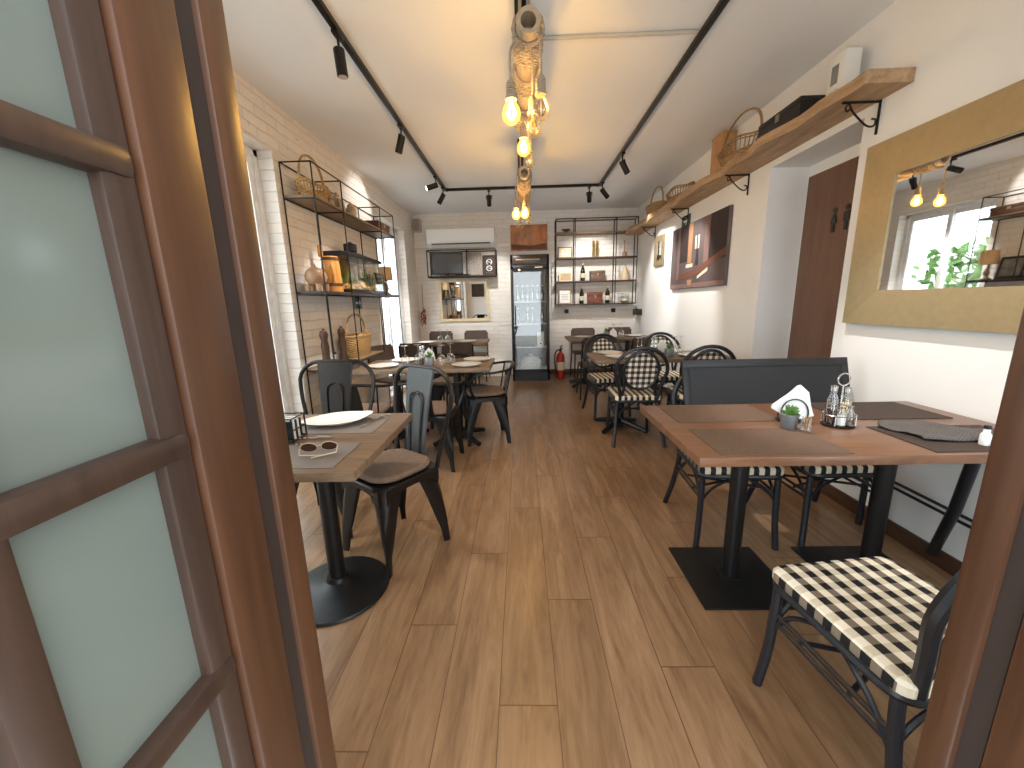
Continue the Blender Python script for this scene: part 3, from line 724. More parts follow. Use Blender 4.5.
# canvas painting
t = thing('canvas_painting', 'wide dark canvas of candles and glasses on the right wall under the plank shelf', 'painting', (XR, 4.64, 1.775), R(-90))
MB().box(-.70, -.035, -.365, .70, -.002, .365, .003).build('canvas', plain('canvas_brown', srgb(104, 92, 92), .75, 0, .2, .2, 3), t)
def flat(parent, nm, poly, y, mat): 
    MB().prism(poly, y - .0015, y, 'y').build(nm, mat, parent, smooth=False)
cA = plain('paint_tan', srgb(176, 132, 100), .8); cB = plain('paint_umber', srgb(112, 74, 56), .8); cC = plain('paint_dark', srgb(58, 46, 46), .8); cD = plain('paint_pale', srgb(226, 206, 186), .8); cE = plain('paint_mauve', srgb(132, 104, 98), .8)
Rr = lambda x0, z0, x1, z1: [(x0, z0), (x1, z0), (x1, z1), (x0, z1)]
for (nm, poly, m_) in (('painted_post', Rr(-.50, -.25, -.43, .36), cE), ('painted_post', Rr(-.19, -.08, -.08, .36), cA), ('painted_post', Rr(.22, -.12, .33, .36), cE), ('painted_dusk', Rr(.34, -.10, .69, .36), cC),
                       ('painted_dusk', Rr(-.42, -.06, -.20, .36), cC), ('painted_table', [(-.44, -.20), (.05, -.16), (.69, .0), (.69, -.07), (.05, -.23), (-.44, -.27)], cB), ('painted_floor', Rr(-.69, -.36, .69, -.31), cE), ('painted_candle', Rr(.0, .06, .035, .2), cD),
                       ('painted_candle', Rr(.07, .06, .105, .2), cD), ('painted_bottle', [(.02, -.12), (.10, -.12), (.08, .05), (.04, .05)], cC), ('painted_plate', Rr(-.22, -.13, -.04, -.09), cD), ('painted_cloth', [(.10, -.27), (.34, -.20), (.34, -.16), (.10, -.24)], cD),
                       ('painted_bowl', [(-.14, -.33), (-.06, -.33), (-.03, -.27), (-.17, -.27)], cA)):
    flat(t, nm, poly, -.0355 if nm not in ('painted_candle', 'painted_bottle', 'painted_plate', 'painted_cloth', 'painted_bowl', 'painted_table') else -.0372, m_)
def exit_sign(label, loc, rz, w_=.2):
    t = thing('exit_sign', label, 'sign', loc, rz, 'green exit arrow signs')
    MB().box(-w_ / 2, -.008, -.065, w_ / 2, -.001, .065).build('plate', plain('sign_green', srgb(38, 60, 48), .5), t, smooth=False)
    flat(t, 'arrow', [(-.06, -.012), (.0, -.012), (.0, -.045), (.062, 0), (.0, .045), (.0, .012), (-.06, .012)], -.0085, M['paper'])
exit_sign('dark green sign with a white arrow on the right wall, under the plank shelf', (XR, 5.02, 2.20), R(-90), .24)
exit_sign('dark green sign with a white arrow on the left brick wall, under the fish tank', (XL, 4.40, 1.335), R(90), .2)
bpy.data.objects['exit_sign.001'].children[1].scale = (-1, 1, 1)
t = thing('wall_speaker', 'small black box fixed low on the right wall near the back corner', 'speaker', (XR, 6.72, 1.09), R(-90))
MB().box(-.12, -.09, -.05, .12, -.002, .05, .006).build('body', M['black'], t); MB().box(-.105, -.094, -.04, .105, -.089, .04).build('grille', M['metal'], t, smooth=False)

# ================================================================ left rack
def rods(q, segs, r=.006):
    for a, b_ in segs: q.tube([a, b_], r, 6)
t = thing('wall_rack', 'tall open black metal rack with wooden boards against the left brick wall', 'rack', (0, 0, 0))
xb, xf = XL + .012, -1.57
q = MB(); yp = (3.19, 3.69, 4.65, 5.12); zt, z1, z2, z3 = 2.38, 2.135, 1.415, .785
for x in (xb, xf):
    for y in yp:
        rods(q, [((x, y, zt), (x, y, 0 if y in (3.19, 5.12) or (y == 3.69 and x == xb) else (z3 if y == 3.69 else z2)))])
    for z in (zt, z1 - .012, z2 - .012): rods(q, [((x, yp[0], z), (x, yp[3], z))])
    rods(q, [((x, yp[0], z3 - .012), (x, 4.40, z3 - .012)), ((x, 4.40, z3), (x, 4.40, z2))])
for y in yp:
    for z in (zt, z1 - .012, z2 - .012): rods(q, [((xb, y, z), (xf, y, z))])
for y in (3.19, 3.69, 4.40): rods(q, [((xb, y, z3 - .012), (xf, y, z3 - .012))])
q.build('frame', M['metal'], t)
for (y0, y1, z) in ((3.19, 5.12, z1), (3.19, 5.12, z2), (3.19, 4.40, z3)):
    MB().box(xb + .004, y0 + .004, z - .008, xf - .004, y1 - .004, z + .012, .002).build('shelf_board', M['rackwood'] if z != z2 else plain('dark_rack_board', srgb(70, 56, 48), .5), t)
z1 += .0125; z2 += .0125; z3 += .0125
XM = -1.69
basket('long_basket', 'long wicker basket with a hoop handle on the top board of the left rack', (XM, 3.42, z1), .40, .18, .12, M['wick'], .34, True)
t = thing('wooden_figurine', 'small pointed wooden figurine on the top board of the left rack, beside the basket', 'figurine', (XM, 3.73, z1))
MB().lathe([(.028, 0), (.032, .05), (.024, .09), (.03, .10), (.022, .13), (.008, .17), (0, .175)], 14).build('body', M['silver'], t); MB().lathe([(.034, 0), (.034, .015), (.028, .02)], 14).build('foot', M['boxwood'], t)
def teapot(label, loc, rz, s):
    t = thing('silver_pot', label, 'pot', loc, rz, 'silver coffee pots on the left rack')
    MB().lathe([(.035 * s, 0), (.04 * s, .008 * s), (.06 * s, .05 * s), (.055 * s, .09 * s), (.036 * s, .12 * s), (.038 * s, .13 * s), (.02 * s, .15 * s), (.006 * s, .155 * s), (.009 * s, .17 * s), (0, .176 * s)], 20).build('body', M['silver'], t)
    MB().tube(smooth_path([(.05 * s, 0, .05 * s), (.085 * s, 0, .07 * s), (.10 * s, 0, .11 * s)], 5), [.012 * s] * 8 + [.008 * s] * 3, 8).build('spout', M['silver'], t)
    MB().tube(smooth_path([(-.05 * s, 0, .10 * s), (-.09 * s, 0, .11 * s), (-.095 * s, 0, .06 * s), (-.055 * s, 0, .04 * s)], 5), .005 * s, 6).build('handle', M['silver'], t)
teapot('tall silver coffee pot on the top board of the left rack, nearer the figurine', (XM - .02, 3.90, z1), R(-60), 1.15)
teapot('squat silver pot past the tall coffee pot on the top board of the left rack', (XM + .03, 4.08, z1), R(120), .9)
t = thing('storage_box', 'flat dark wooden box at the far end of the top board of the left rack', 'box', (XM, 4.86, z1))
MB().box(-.09, -.19, 0, .09, .19, .065, .004).build('body', M['base'], t); MB().box(-.093, -.193, .066, .093, .193, .10, .004).build('lid', M['base'], t); MB().box(.093, -.02, .05, .097, .02, .08).build('latch', M['silver'], t)
# clay pig
t = thing('clay_pig', 'round brown clay pig on the middle board of the left rack', 'figurine', (XM, 3.31, z2))
q = MB(); q.sphere((0, -.01, .115), .085, 24, 16, (.95, 1.2, .95)); q.build('body', M['clay'], t)
for sx in (-1, 1):
    for sy in (-1, 1): MB().lathe([(.02, 0), (.022, .02), (.026, .06)], 12, (sx * .045, sy * .06 - .01, 0)).build('leg', M['clay'], t)
    MB().loft([[(sx * .03 + a * .5, .06 + b_, .185 + c) for a, b_, c in ((-.03, 0, 0), (.03, 0, 0), (.03, .012, 0), (-.03, .012, 0))], [(sx * .045, .065, .235)] * 4]).build('ear', M['clay'], t)
MB().tube([(0, .08, .125), (0, .128, .12)], [.042, .032], 14).build('snout', M['clay'], t)
# barrel mug
t = thing('barrel_tankard', 'orange-brown wooden barrel tankard on the middle board, between the clay pig and the fish tank', 'tankard', (XM + .01, 3.56, z2), R(-60))
MB().lathe([(.085, 0), (.086, .01), (.078, .16), (.07, .30), (.066, .305), (.064, .29), (0, .285)], 24).build('body', M['barrel'], t)
for z, r_ in ((.05, .0845), (.27, .0725)): MB().lathe([(r_, 0), (r_ + .003, .002), (r_ + .001, .024), (r_ - .003, .026)], 24, (0, 0, z)).build('hoop', M['base'], t)
MB().tube(smooth_path([(.078, 0, .22), (.13, 0, .22), (.135, 0, .14), (.08, 0, .08)], 5), .011, 8).build('handle', M['barrel'], t)
MB().box(-.02, -.09, .30, .02, -.05, .40, .008).build('lid_lever', M['barrel'], t)
# aquarium
t = thing('fish_tank', 'glass fish tank with a black lid on the middle board of the left rack', 'aquarium', (XM + .0, 4.14, z2))
hl, hw, hh = .43, .115, .33
q = MB()
for (x0, y0, x1, y1) in ((-hw, -hl, -hw + .006, hl), (hw - .006, -hl, hw, hl), (-hw, -hl, hw, -hl + .006), (-hw, hl - .006, hw, hl)): q.box(x0, y0, .02, x1, y1, hh)
q.build('glass_wall', M['tank'], t, smooth=False)
MB().box(-hw + .008, -hl + .01, .03, -hw + .011, hl - .01, hh - .01).build('backdrop', plain('tank_backdrop', srgb(150, 124, 84), .7, 0, .2, .45, 9), t, smooth=False)
MB().box(-hw - .004, -hl - .004, 0, hw + .004, hl + .004, .03, .003).build('base', M['black'], t)
q = MB(); secs = []
for i in range(9):
    y = -hl + 2 * hl * i / 8; b_ = .02 * math.sin(PI * i / 8)
    secs.append([(-hw - .005, y, hh), (hw + .005, y, hh), (hw + .005 , y, hh + .03), (hw * .4, y, hh + .045 + b_), (-hw - .005, y, hh + .045 + b_)])
q.loft(secs); q.build('lid', M['black'], t)
rn = random.Random(2); q = MB()
for k in range(200): q.sphere((rn.uniform(-.09, .1), rn.uniform(-.41, .41), .036 + rn.uniform(0, .04)), rn.uniform(.010, .018), 6, 4)
o = q.build('gravel', plain('tank_gravel', srgb(206, 160, 104), .7, 0, .3, .35, 60), t); o['kind'] = 'stuff'
for yy, nn in ((-.28, 10), (-.05, 8), (.22, 12), (.36, 6)):
    q = MB()
    for k in range(nn):
        a = rn.uniform(0, 6.28); q.tube([(0, yy, .04), (.02 * math.cos(a), yy + .03 * math.sin(a), .13), (.045 * math.cos(a), yy + .06 * math.sin(a), rn.uniform(.18, .28))], [.005, .006, .002], 5, flat=.3)
    q.build('water_plant', M['green'], t)
MB().lathe([(.06, 0), (.065, .03), (.045, .07), (.02, .09), (0, .095)], 12, (0, .08, .04)).build('rock', M['clay'], t)
t = thing('pump_box', 'small black pump box lying on the lid of the fish tank', 'device', (XM + .01, 4.02, z2 + .395))
MB().box(-.05, -.05, 0, .05, .05, .08, .01).build('body', M['black'], t); MB().cyl((0, 0, .08), (0, 0, .095), .018, 12).build('dial', M['metal'], t)
# lamp and photo at the far end
t = thing('table_lamp', 'table lamp with a tan drum shade at the left rack\'s far end, middle board', 'lamp', (XM, 5.03, z2))
MB().lathe([(.05, 0), (.052, .012), (.02, .03), (.016, .05), (.03, .08), (.018, .11), (.008, .14), (.008, .19)], 20).build('base', M['silver'], t)
MB().lathe([(.085, .18), (.075, .34), (.073, .34), (.083, .18)], 28).build('shade', plain('tan_shade', srgb(208, 172, 128), .8), t)
t = thing('photo_frame', 'black framed black-and-white photo leaning beside the tan-shaded lamp on the left rack', 'photo', (XM + .05, 4.76, z2), R(90), None, (R(-10), 0, R(90)))
MB().box(-.13, -.008, 0, .13, .008, .25, .003).build('frame', M['black'], t)
MB().box(-.10, -.0095, .03, .10, -.0078, .22).build('photo', plain('photo_grey', srgb(120, 118, 116), .4, 0, .5, .5, 14), t, smooth=False)
# bottom board
def mill(label, y, h):
    t = thing('pepper_mill', label, 'pepper mill', (XM + .02, y, z3), 0, 'tall dark pepper mills')
    MB().lathe([(.038, 0), (.04, .02), (.03, .08 * h / .3), (.034, .16 * h / .3), (.026, .21 * h / .3), (.03, .225 * h / .3)], 20).build('body', M['base'], t)
    MB().lathe([(.03, .226 * h / .3), (.036, .25 * h / .3), (.03, .28 * h / .3), (.012, .292 * h / .3), (.012, .302 * h / .3), (0, .306 * h / .3)], 20).build('grinding_head', M['base'], t)
mill('tall dark wooden pepper mill on the bottom board, the one nearer the camera', 3.27, .32); mill('tall dark wooden pepper mill on the bottom board, the one touching the straw basket', 3.60, .32)
t = thing('spice_bottle', 'small glass spice bottle standing between the two pepper mills', 'bottle', (XM + .02, 3.43, z3))
MB().lathe([(.022, 0), (.023, .05), (.012, .07), (.011, .085)], 14).build('body', M['clear'], t); MB().lathe([(.013, .086), (.013, .105), (0, .107)], 12).build('cap', M['black'], t)
basket('straw_basket', 'round straw basket with a tall arched handle on the bottom board of the left rack', (XM - .005, 3.98, z3), .48, .24, .21, M['wick'], .42, False)

# ================================================================ back wall
t = thing('air_conditioner', 'white split air conditioner high on the back wall', 'air conditioner', (-.99, YB, 2.23))
secs = []
for x in (-.57, -.565, .565, .57):
    k = .006 if abs(x) == .57 else 0
    secs.append([(x, -.003, k), (x, -.12, k), (x, -.19 + k, .06), (x, -.21 + k, .12), (x, -.21 + k, .29 - k), (x, -.17, .31 - k), (x, -.003, .31 - k)])
MB().loft(secs).build('body', M['acw'], t, angle=25)
MB().box(-.49, -.202, .045, .49, -.186, .062).build('air_slot', M['metal'], t, smooth=False)
MB().loft([[(x, -.125, .004), (x, -.182, .05), (x, -.179, .053), (x, -.122, .008)] for x in (-.5, .5)]).build('flap', plain('flap_white', srgb(224, 226, 228), .35), t)
t = thing('pipe_cover', 'short white pipe leaving the left end of the air conditioner', 'pipe', (-1.68, YB - .05, 2.26))
MB().tube([(-.12, .0, .0), (.10, 0, .0)], .022, 10).tube([(-.12, 0, 0), (-.12, .045, 0)], .022, 10).build('pipe', M['whiteplastic'], t)
# box rack under the AC
t = thing('box_rack', 'black rectangular metal wall rack below the air conditioner', 'rack', (-.985, YB, 1.745))
q = MB(); X0, X1, Yf, Yb, Zt = -.575, .575, -.26, -.012, .43
for x in (X0, X1, .09):
    rods(q, [((x, Yf, 0), (x, Yf, Zt)), ((x, Yb, 0), (x, Yb, Zt)), ((x, Yf, 0), (x, Yb, 0)), ((x, Yf, Zt), (x, Yb, Zt))], .009)
for y in (Yf, Yb):
    for z in (0, Zt): rods(q, [((X0, y, z), (X1, y, z))], .009)
q.build('frame', M['metal'], t)
MB().box(X0, Yf, -.006, X1, Yb, .016).build('shelf_board', M['base'], t, smooth=False)
t = thing('television', 'dark grey flat screen standing in the wall rack under the air conditioner', 'television', (-1.25, YB - .13, 1.762))
MB().box(-.27, -.014, .035, .27, .014, .38, .005).build('housing', M['black'], t); MB().box(-.255, -.0155, .05, .255, -.0135, .365).build('screen', plain('screen_grey', srgb(92, 94, 98), .12, 0, .6, .03), t, smooth=False); MB().box(-.12, -.06, 0, .12, .06, .012, .003).box(-.03, -.012, .01, .03, .012, .05).build('stand', M['black'], t)
t = thing('tray', 'flat black tray lying in front of the screen in the wall rack', 'tray', (-.98, YB - .20, 1.762))
MB().lathe([(.10, 0), (.11, .004), (.14, .02), (.135, .022), (.105, .008), (0, .008)], 24, (0, 0, 0), 1, .35).build('body', M['black'], t)
t = thing('print_card', 'grey newsprint card standing in the middle of the wall rack', 'card', (-.80, YB - .07, 1.764), 0, None, (R(-5), 0, 0))
MB().box(-.135, -.004, 0, .135, .004, .385).build('card', plain('newsprint', srgb(150, 142, 134), .8, 0, .2, .45, 60), t, smooth=False); MB().box(-.14, -.007, 0, .14, -.0045, .012).build('clip', M['metal'], t, smooth=False)
t = thing('chalk_sign', 'small dark sign with a white curly motif at the right of the wall rack', 'sign', (-.535, YB - .07, 1.762), 0, None, (R(-5), 0, 0))
MB().box(-.115, -.006, 0, .115, .006, .34, .002).build('board', plain('chalk_dark', srgb(66, 52, 46), .7), t)
q = MB()
q.tube([(.045 * math.cos(R(a)), -.0085, .225 + .045 * math.sin(R(a))) for a in range(-60, 241, 20)], .008, 6)
q.tube([(.045 * math.cos(R(a)), -.0085, .12 + .04 * math.sin(R(a))) for a in range(0, 361, 24)], .008, 6)
q.tube([(-.03, -.0085, .235), (.03, -.0085, .215)], .007, 6).tube([(-.025, -.0085, .125), (.03, -.0085, .115)], .006, 6)
q.build('chalk_motif', M['paper'], t)
MB().tube([(-.07, -.0085, .29), (.07, -.0085, .29)], .004, 5).tube([(-.06, -.0085, .045), (.06, -.0085, .045)], .004, 5).build('chalk_line', M['zinc'], t)
framed('hung_mirror', 'small rectangular mirror in a pale gold frame on the left of the back wall', 'mirror', 'B', -1.0, 1.35, .89, .72, .045, .03, M['goldpale'], M['mirror'], 'mirror_glass')
t = thing('copper_picture', 'orange-brown panel picture on the back wall above the fridge', 'picture', (.155, YB, 2.37))
MB().box(-.315, -.03, -.21, .315, -.002, .21, .003).build('panel', plain('copper_print', srgb(186, 124, 86), .5, 0, .4, .45, 7), t)
for k, (x, c_) in enumerate(((-.12, cA), (.0, cA), (.10, plain('print_orange', srgb(206, 132, 84), .6)), (.21, plain('print_amber', srgb(190, 112, 66), .6)))): flat(t, 'painted_glass', [(x - .035, -.06), (x + .035, -.06), (x + .03, .14), (x - .03, .14)], -.0305, c_)
flat(t, 'painted_foreground', [(-.30, -.19), (.30, -.19), (.30, -.09), (.05, -.13), (-.30, -.10)], -.0305, cB)
# fridge
t = thing('display_fridge', 'tall black glass-door drinks fridge against the back wall', 'fridge', (.148, 6.43, 0))
q = MB(); wv = .307
q.box(-wv, 0, .02, -wv + .03, .56, 2.03).box(wv - .03, 0, .02, wv, .56, 2.03).box(-wv, 0, 1.86, wv, .56, 2.03).box(-wv, 0, .0, wv, .56, .15).build('cabinet', M['black'], t, smooth=False)
MB().box(-wv + .03, .53, .15, wv - .03, .555, 1.86).build('back_liner', plain('fridge_liner', srgb(150, 152, 154), .4), t, smooth=False)
MB().box(-wv + .04, -.012, 1.885, wv - .04, .001, 2.01, .003).build('header', plain('header_brown', srgb(58, 46, 42), .3), t)
MB().box(-.22, -.0145, 1.945, .16, -.0118, 1.962).build('header_stripe', plain('stripe_tan', srgb(186, 164, 132), .5), t, smooth=False)
dr = MB().box(-wv, -.035, .155, -wv + .045, -.004, 1.855, .003).box(wv - .045, -.035, .155, wv, -.004, 1.855, .003).box(-wv, -.035, 1.80, wv, -.004, 1.855, .003).box(-wv, -.035, .155, wv, -.004, .20, .003).build('door', M['black'], t)
MB().box(-wv + .045, -.024, .20, wv - .045, -.018, 1.80).build('pane', M['glass'], dr, smooth=False)
MB().box(-wv + .055, -.055, .80, -wv + .075, -.034, 1.25, .004).build('handle', M['metal'], dr)
MB().box(.08, -.0375, 1.822, .20, -.0345, 1.838).build('badge', M['silver'], dr, smooth=False)
shz = (.20, .56, .94, 1.30)
for z in shz: MB().box(-wv + .03, .03, z - .008, wv - .03, .50, z + .004).build('shelf', M['white'], t, smooth=False)
led = MB().box(-wv + .035, .02, 1.835, wv - .035, .05, 1.85).build('strip_light', emit('fridge_led', (.92, .96, 1), 2.2), t, smooth=False)
def drink(mat, loc, h, r, lab, bottle=True):
    t = thing('drink_bottle' if bottle else 'drink_can', lab, 'bottle' if bottle else 'can', loc, 0, 'bottles in the drinks fridge' if bottle else 'cans in the drinks fridge')
    if bottle:
        MB().lathe([(r * .9, 0), (r, .008), (r, h * .55), (r * .42, h * .76), (r * .36, h * .93)], 14).build('body', mat, t); MB().lathe([(r * .42, h * .935), (r * .42, h), (0, h)], 12).build('cap', M['whiteplastic'], t)
    else:
        MB().lathe([(r * .85, 0), (r, .008), (r, h - .012), (r * .85, h), (r * .8, h - .004), (0, h - .004)], 14).build('body', mat, t)
    return t
glb = glassy('drink_glass', (.80, .86, .86), .08, .25, .6)
p1 = None; p2 = None
for z, lab, rows in ((1.305, 'clear drink bottle on the top shelf of the drinks fridge', (1,)), (.945, 'clear drink bottle on the second shelf of the drinks fridge', (2,))):
    for k in range(6):
        x = .148 - .20 + .08 * k
        if z < 1 and k in (1, 4): continue
        lb_ = lab + ', ' + ('leftmost', 'second from left', 'third from left', 'third from right', 'second from right', 'rightmost')[k]
        if p1 is None: p1 = drink(glb, (x, 6.56, z), .26, .03, lb_)
        else: dup(p1, (x, 6.56, z), 0, lb_)
for k in range(6):
    lab = 'silver drink can in the back row of the top fridge shelf, ' + ('leftmost', 'second from left', 'third from left', 'third from right', 'second from right', 'rightmost')[k]; x = .148 - .20 + .08 * k
    if p2 is None: p2 = drink(M['chrome'], (x, 6.72, 1.305), .17, .032, lab, False)
    else: dup(p2, (x, 6.72, 1.305), 0, lab)
t = thing('drinks_crate', 'wire crate on the third shelf of the drinks fridge', 'crate', (.06, 6.62, .565))
q = MB()
for z in (.01, .07, .13, .18): q.tube([(-.15, -.1, z), (.15, -.1, z), (.15, .1, z), (-.15, .1, z)], .004, 5, closed=True)
for k in range(9): rods(q, [((-.15 + .0375 * k, -.1, 0), (-.15 + .0375 * k, -.1, .18)), ((-.15 + .0375 * k, .1, 0), (-.15 + .0375 * k, .1, .18))], .003)
q.build('wire_side', M['zinc'], t); MB().box(-.15, -.1, 0, .15, .1, .006).build('tray', M['zinc'], t, smooth=False)
t = thing('milk_carton', 'white carton with a dark spot on the third shelf of the drinks fridge', 'carton', (.315, 6.56, .565))
MB().box(-.055, -.04, 0, .055, .04, .20, .003).prism([(-.04, .20), (.04, .20), (0, .245)], -.055, .055, 'x').build('body', M['paper'], t, smooth=False); MB().cyl((0, -.0405, .05), (0, -.042, .05), .018, 12).build('spot', M['black'], t)
t = thing('ice_bag', 'crumpled clear bag of ice on the bottom shelf of the drinks fridge', 'bag', (.148, 6.62, .205))
MB().lathe([(.18, 0), (.20, .04), (.19, .12), (.13, .19), (.05, .20), (0, .19)], 16, (0, 0, 0), 1, .7).build('body', plain('ice_white', srgb(206, 210, 212), .4, 0, .5, .15, 30), t); MB().lathe([(.03, .185), (.05, .23), (0, .22)], 10).build('knot', M['paper'], t)
# extinguisher
t = thing('fire_extinguisher', 'red fire extinguisher standing on the floor right of the fridge', 'fire extinguisher', (.66, 6.66, 0))
MB().lathe([(.068, 0), (.07, .015), (.07, .36), (.055, .41), (.025, .435), (.022, .46)], 24).build('cylinder', M['red'], t)
MB().lathe([(.071, .14), (.071, .28)], 24).build('paper_label', M['cream'], t)
MB().cyl((0, 0, .45), (0, 0, .51), .02, 12).build('valve', M['black'], t)
MB().tube([(0, 0, .50), (.0, -.03, .515), (.02, -.11, .52)], .009, 6).tube([(0, 0, .515), (.0, -.03, .545), (.02, -.10, .565)], .009, 6).build('lever', M['black'], t)
MB().tube(smooth_path([(0, 0, .48), (-.07, -.01, .47), (-.10, -.02, .38), (-.095, -.02, .20), (-.08, -.02, .12)], 6), .011, 8).build('hose', M['black'], t)
t = thing('floor_box', 'low white box on the floor by the back wall left of the fridge', 'box', (-.51, YB - .09, 0))
MB().box(-.19, -.07, .0, .19, .07, .255, .006).build('body', M['whiteplastic'], t); MB().box(-.195, -.075, .256, .195, .075, .28, .006).build('lid', M['whiteplastic'], t)
# back right shelves
t = thing('shelf_rack', 'black metal wall rack with four thin shelves on the right of the back wall', 'rack', (0, 0, 0))
q = MB(); yf, yb_ = YB - .20, YB - .012
for x in (.60, .92, 1.60, 1.95):
    for y in (yf, yb_): rods(q, [((x, y, 1.235), (x, y, 2.62))], .008)
    for z in (2.62, 2.395, 1.995, 1.61, 1.235): rods(q, [((x, yf, z), (x, yb_, z))], .006)
for y in (yf, yb_): rods(q, [((.60, y, 2.62), (1.95, y, 2.62))], .008)
q.build('frame', M['metal'], t)
for z in (2.41, 2.01, 1.625, 1.245): MB().box(.595, yf - .008, z - .022, 1.955, yb_ + .008, z, .002).build('shelf_board', M['base'] if z < 2.3 else M['rackwood'], t)
YS = YB - .11
def frame_pic(label, x, z, w_, h, fm, im, kind='photo', cat='picture frame'):
    t = thing('picture_frame', label, cat, (x, YS + .03, z + .001), 0, 'picture frames on the back right rack', (R(-6), 0, 0))
    q = MB(); f = .018
    q.box(-w_ / 2, -.008, 0, w_ / 2, .008, f).box(-w_ / 2, -.008, h - f, w_ / 2, .008, h).box(-w_ / 2, -.008, f, -w_ / 2 + f, .008, h - f).box(w_ / 2 - f, -.008, f, w_ / 2, .008, h - f)
    q.build('frame', fm, t, smooth=False); MB().box(-w_ / 2 + f, -.004, f, w_ / 2 - f, .004, h - f).build('picture', im, t, smooth=False)
    return t
t_ = frame_pic('brown framed card with two small figures, second shelf of the back right rack', .765, 2.01, .24, .19, M['base'], M['cream'])
flat(t_, 'printed_figure', [(-.045, .06), (-.015, .06), (-.02, .12), (-.04, .12)], -.0045, M['zinc']); flat(t_, 'printed_figure', [(.015, .06), (.045, .06), (.04, .12), (.02, .12)], -.0045, M['zinc'])
frame_pic('pale gold frame on the third shelf of the back right rack, at its left end', .775, 1.625, .22, .155, M['goldpale'], plain('print_sand', srgb(190, 166, 134), .7), 'photo')
t_ = frame_pic('gold framed white certificate on the bottom shelf of the back right rack', .765, 1.245, .21, .25, M['gold'], M['paper'])
for z in (.07, .10, .13, .16): flat(t_, 'printed_line', [(-.06, z), (.06, z), (.06, z + .006), (-.06, z + .006)], -.0045, M['zinc'])
t = thing('shallow_bowl', 'dark shallow bowl on the top shelf of the back right rack', 'bowl', (.775, YS, 2.411))
MB().lathe([(.03, 0), (.034, .01), (.02, .02), (.06, .045), (.075, .06), (.072, .06), (.05, .04), (0, .03)], 20).build('body', M['silver'], t); MB().lathe([(.032, 0), (.036, .004), (.03, .008)], 20).build('foot', M['base'], t)
def wine(label, x, z, h=.30):
    t = thing('wine_bottle', label, 'bottle', (x, YS, z + .001), 0, 'dark wine bottles on the back right rack')
    MB().lathe([(.036, 0), (.038, .008), (.038, h * .55), (.030, h * .66), (.0145, h * .76), (.013, h * .90)], 18).build('body', M['bottle'], t)
    MB().lathe([(.0155, h * .86), (.0155, h), (0, h)], 14).build('foil', M['goldpale'], t); MB().lathe([(.0387, h * .18), (.0387, h * .42)], 18).build('paper_label', M['cream'], t)
wine('dark wine bottle beside the wooden box on the third shelf of the back right rack', 1.065, 1.625)
wine('dark wine bottle left of the reddish box on the bottom shelf, back right rack', 1.05, 1.245)
wine('dark wine bottle right of the reddish box on the bottom shelf, back right rack', 1.495, 1.245)
t = thing('glass_candlestick', 'pair of tall pale glass tubes on the second shelf of the back right rack', 'vase', (1.27, YS, 2.011))
for dx in (-.03, .03): MB().lathe([(.024, .008), (.024, .27), (.021, .27), (.021, .014), (0, .014)], 14, (dx, 0, 0)).build('tube', glassy('amber_glass', (.92, .86, .66), .05, .15, .7), t)
MB().box(-.065, -.035, 0, .065, .035, .008, .002).build('base', M['silver'], t)
t = thing('bud_vase', 'round dark vase with a thin neck on the second shelf, back right rack', 'vase', (1.76, YS, 2.011))
MB().lathe([(.02, 0), (.034, .02), (.04, .045), (.03, .07), (.009, .09), (.007, .24), (.010, .25)], 18).build('body', M['clay'], t); MB().lathe([(.009, .24), (.016, .255), (.013, .256), (.005, .24)], 14).build('lip', M['clay'], t)
def chest(label, x, z, w_, h, m_):
    t = thing('wooden_chest', label, 'box', (x, YS, z + .001), 0, 'wooden boxes on the back right rack')
    MB().box(-w_ / 2, -.06, 0, w_ / 2, .06, h * .62, .003).build('body', m_, t); MB().box(-w_ / 2 - .003, -.063, h * .63, w_ / 2 + .003, .063, h, .006).build('lid', m_, t); MB().box(-.015, -.067, h * .5, .015, -.062, h * .75).build('latch', M['silver'], t, smooth=False)
chest('dark brown box in the middle of the third shelf of the back right rack', 1.31, 1.625, .245, .165, wood('chest_brown', srgb(92, 72, 58), srgb(120, 94, 76), (3, 8, 8)))
chest('reddish box in the middle of the bottom shelf of the back right rack', 1.275, 1.245, .245, .19, wood('chest_red', srgb(96, 52, 38), srgb(132, 78, 58), (3, 8, 8)))
t = thing('decanter', 'pale bell-shaped figurine on the third shelf of the back right rack', 'figurine', (1.78, YS, 1.626))
MB().lathe([(.07, 0), (.075, .02), (.065, .08), (.045, .14), (.028, .17), (.03, .19), (.02, .22), (0, .235)], 20).build('body', plain('pale_ceramic', srgb(206, 184, 150), .5), t); MB().lathe([(.012, .23), (.008, .25), (0, .255)], 10).build('knob', M['clay'], t)
t = thing('glass_jar', 'clear wide glass bowl at the right end of the bottom shelf, back right rack', 'jar', (1.79, YS, 1.246))
MB().lathe([(.06, 0), (.09, .03), (.095, .09), (.07, .15), (.06, .16), (.057, .16), (.065, .14), (.088, .09), (.08, .03), (0, .01)], 22, (0, 0, 0), 1, .85).build('body', M['clear'], t); MB().lathe([(.05, .012), (.075, .03), (.08, .06), (0, .07)], 18, (0, 0, 0), 1, .85).build('contents', M['cream'], t)
for x, lb in ((.80, 'small black wall socket below the left of the back right rack'), (1.62, 'small black wall socket below the right of the back right rack')):
    t = thing('wall_socket', lb, 'socket', (x, YB, 1.12)); MB().box(-.035, -.05, -.035, .035, -.002, .035, .006).build('body', M['black'], t); MB().cyl((0, -.05, 0), (0, -.07, -.02), .022, 12).build('plug', M['black'], t)
t = thing('corner_speaker', 'beige loudspeaker high in the back left corner', 'speaker', (-1.73, YB - .07, 2.50))
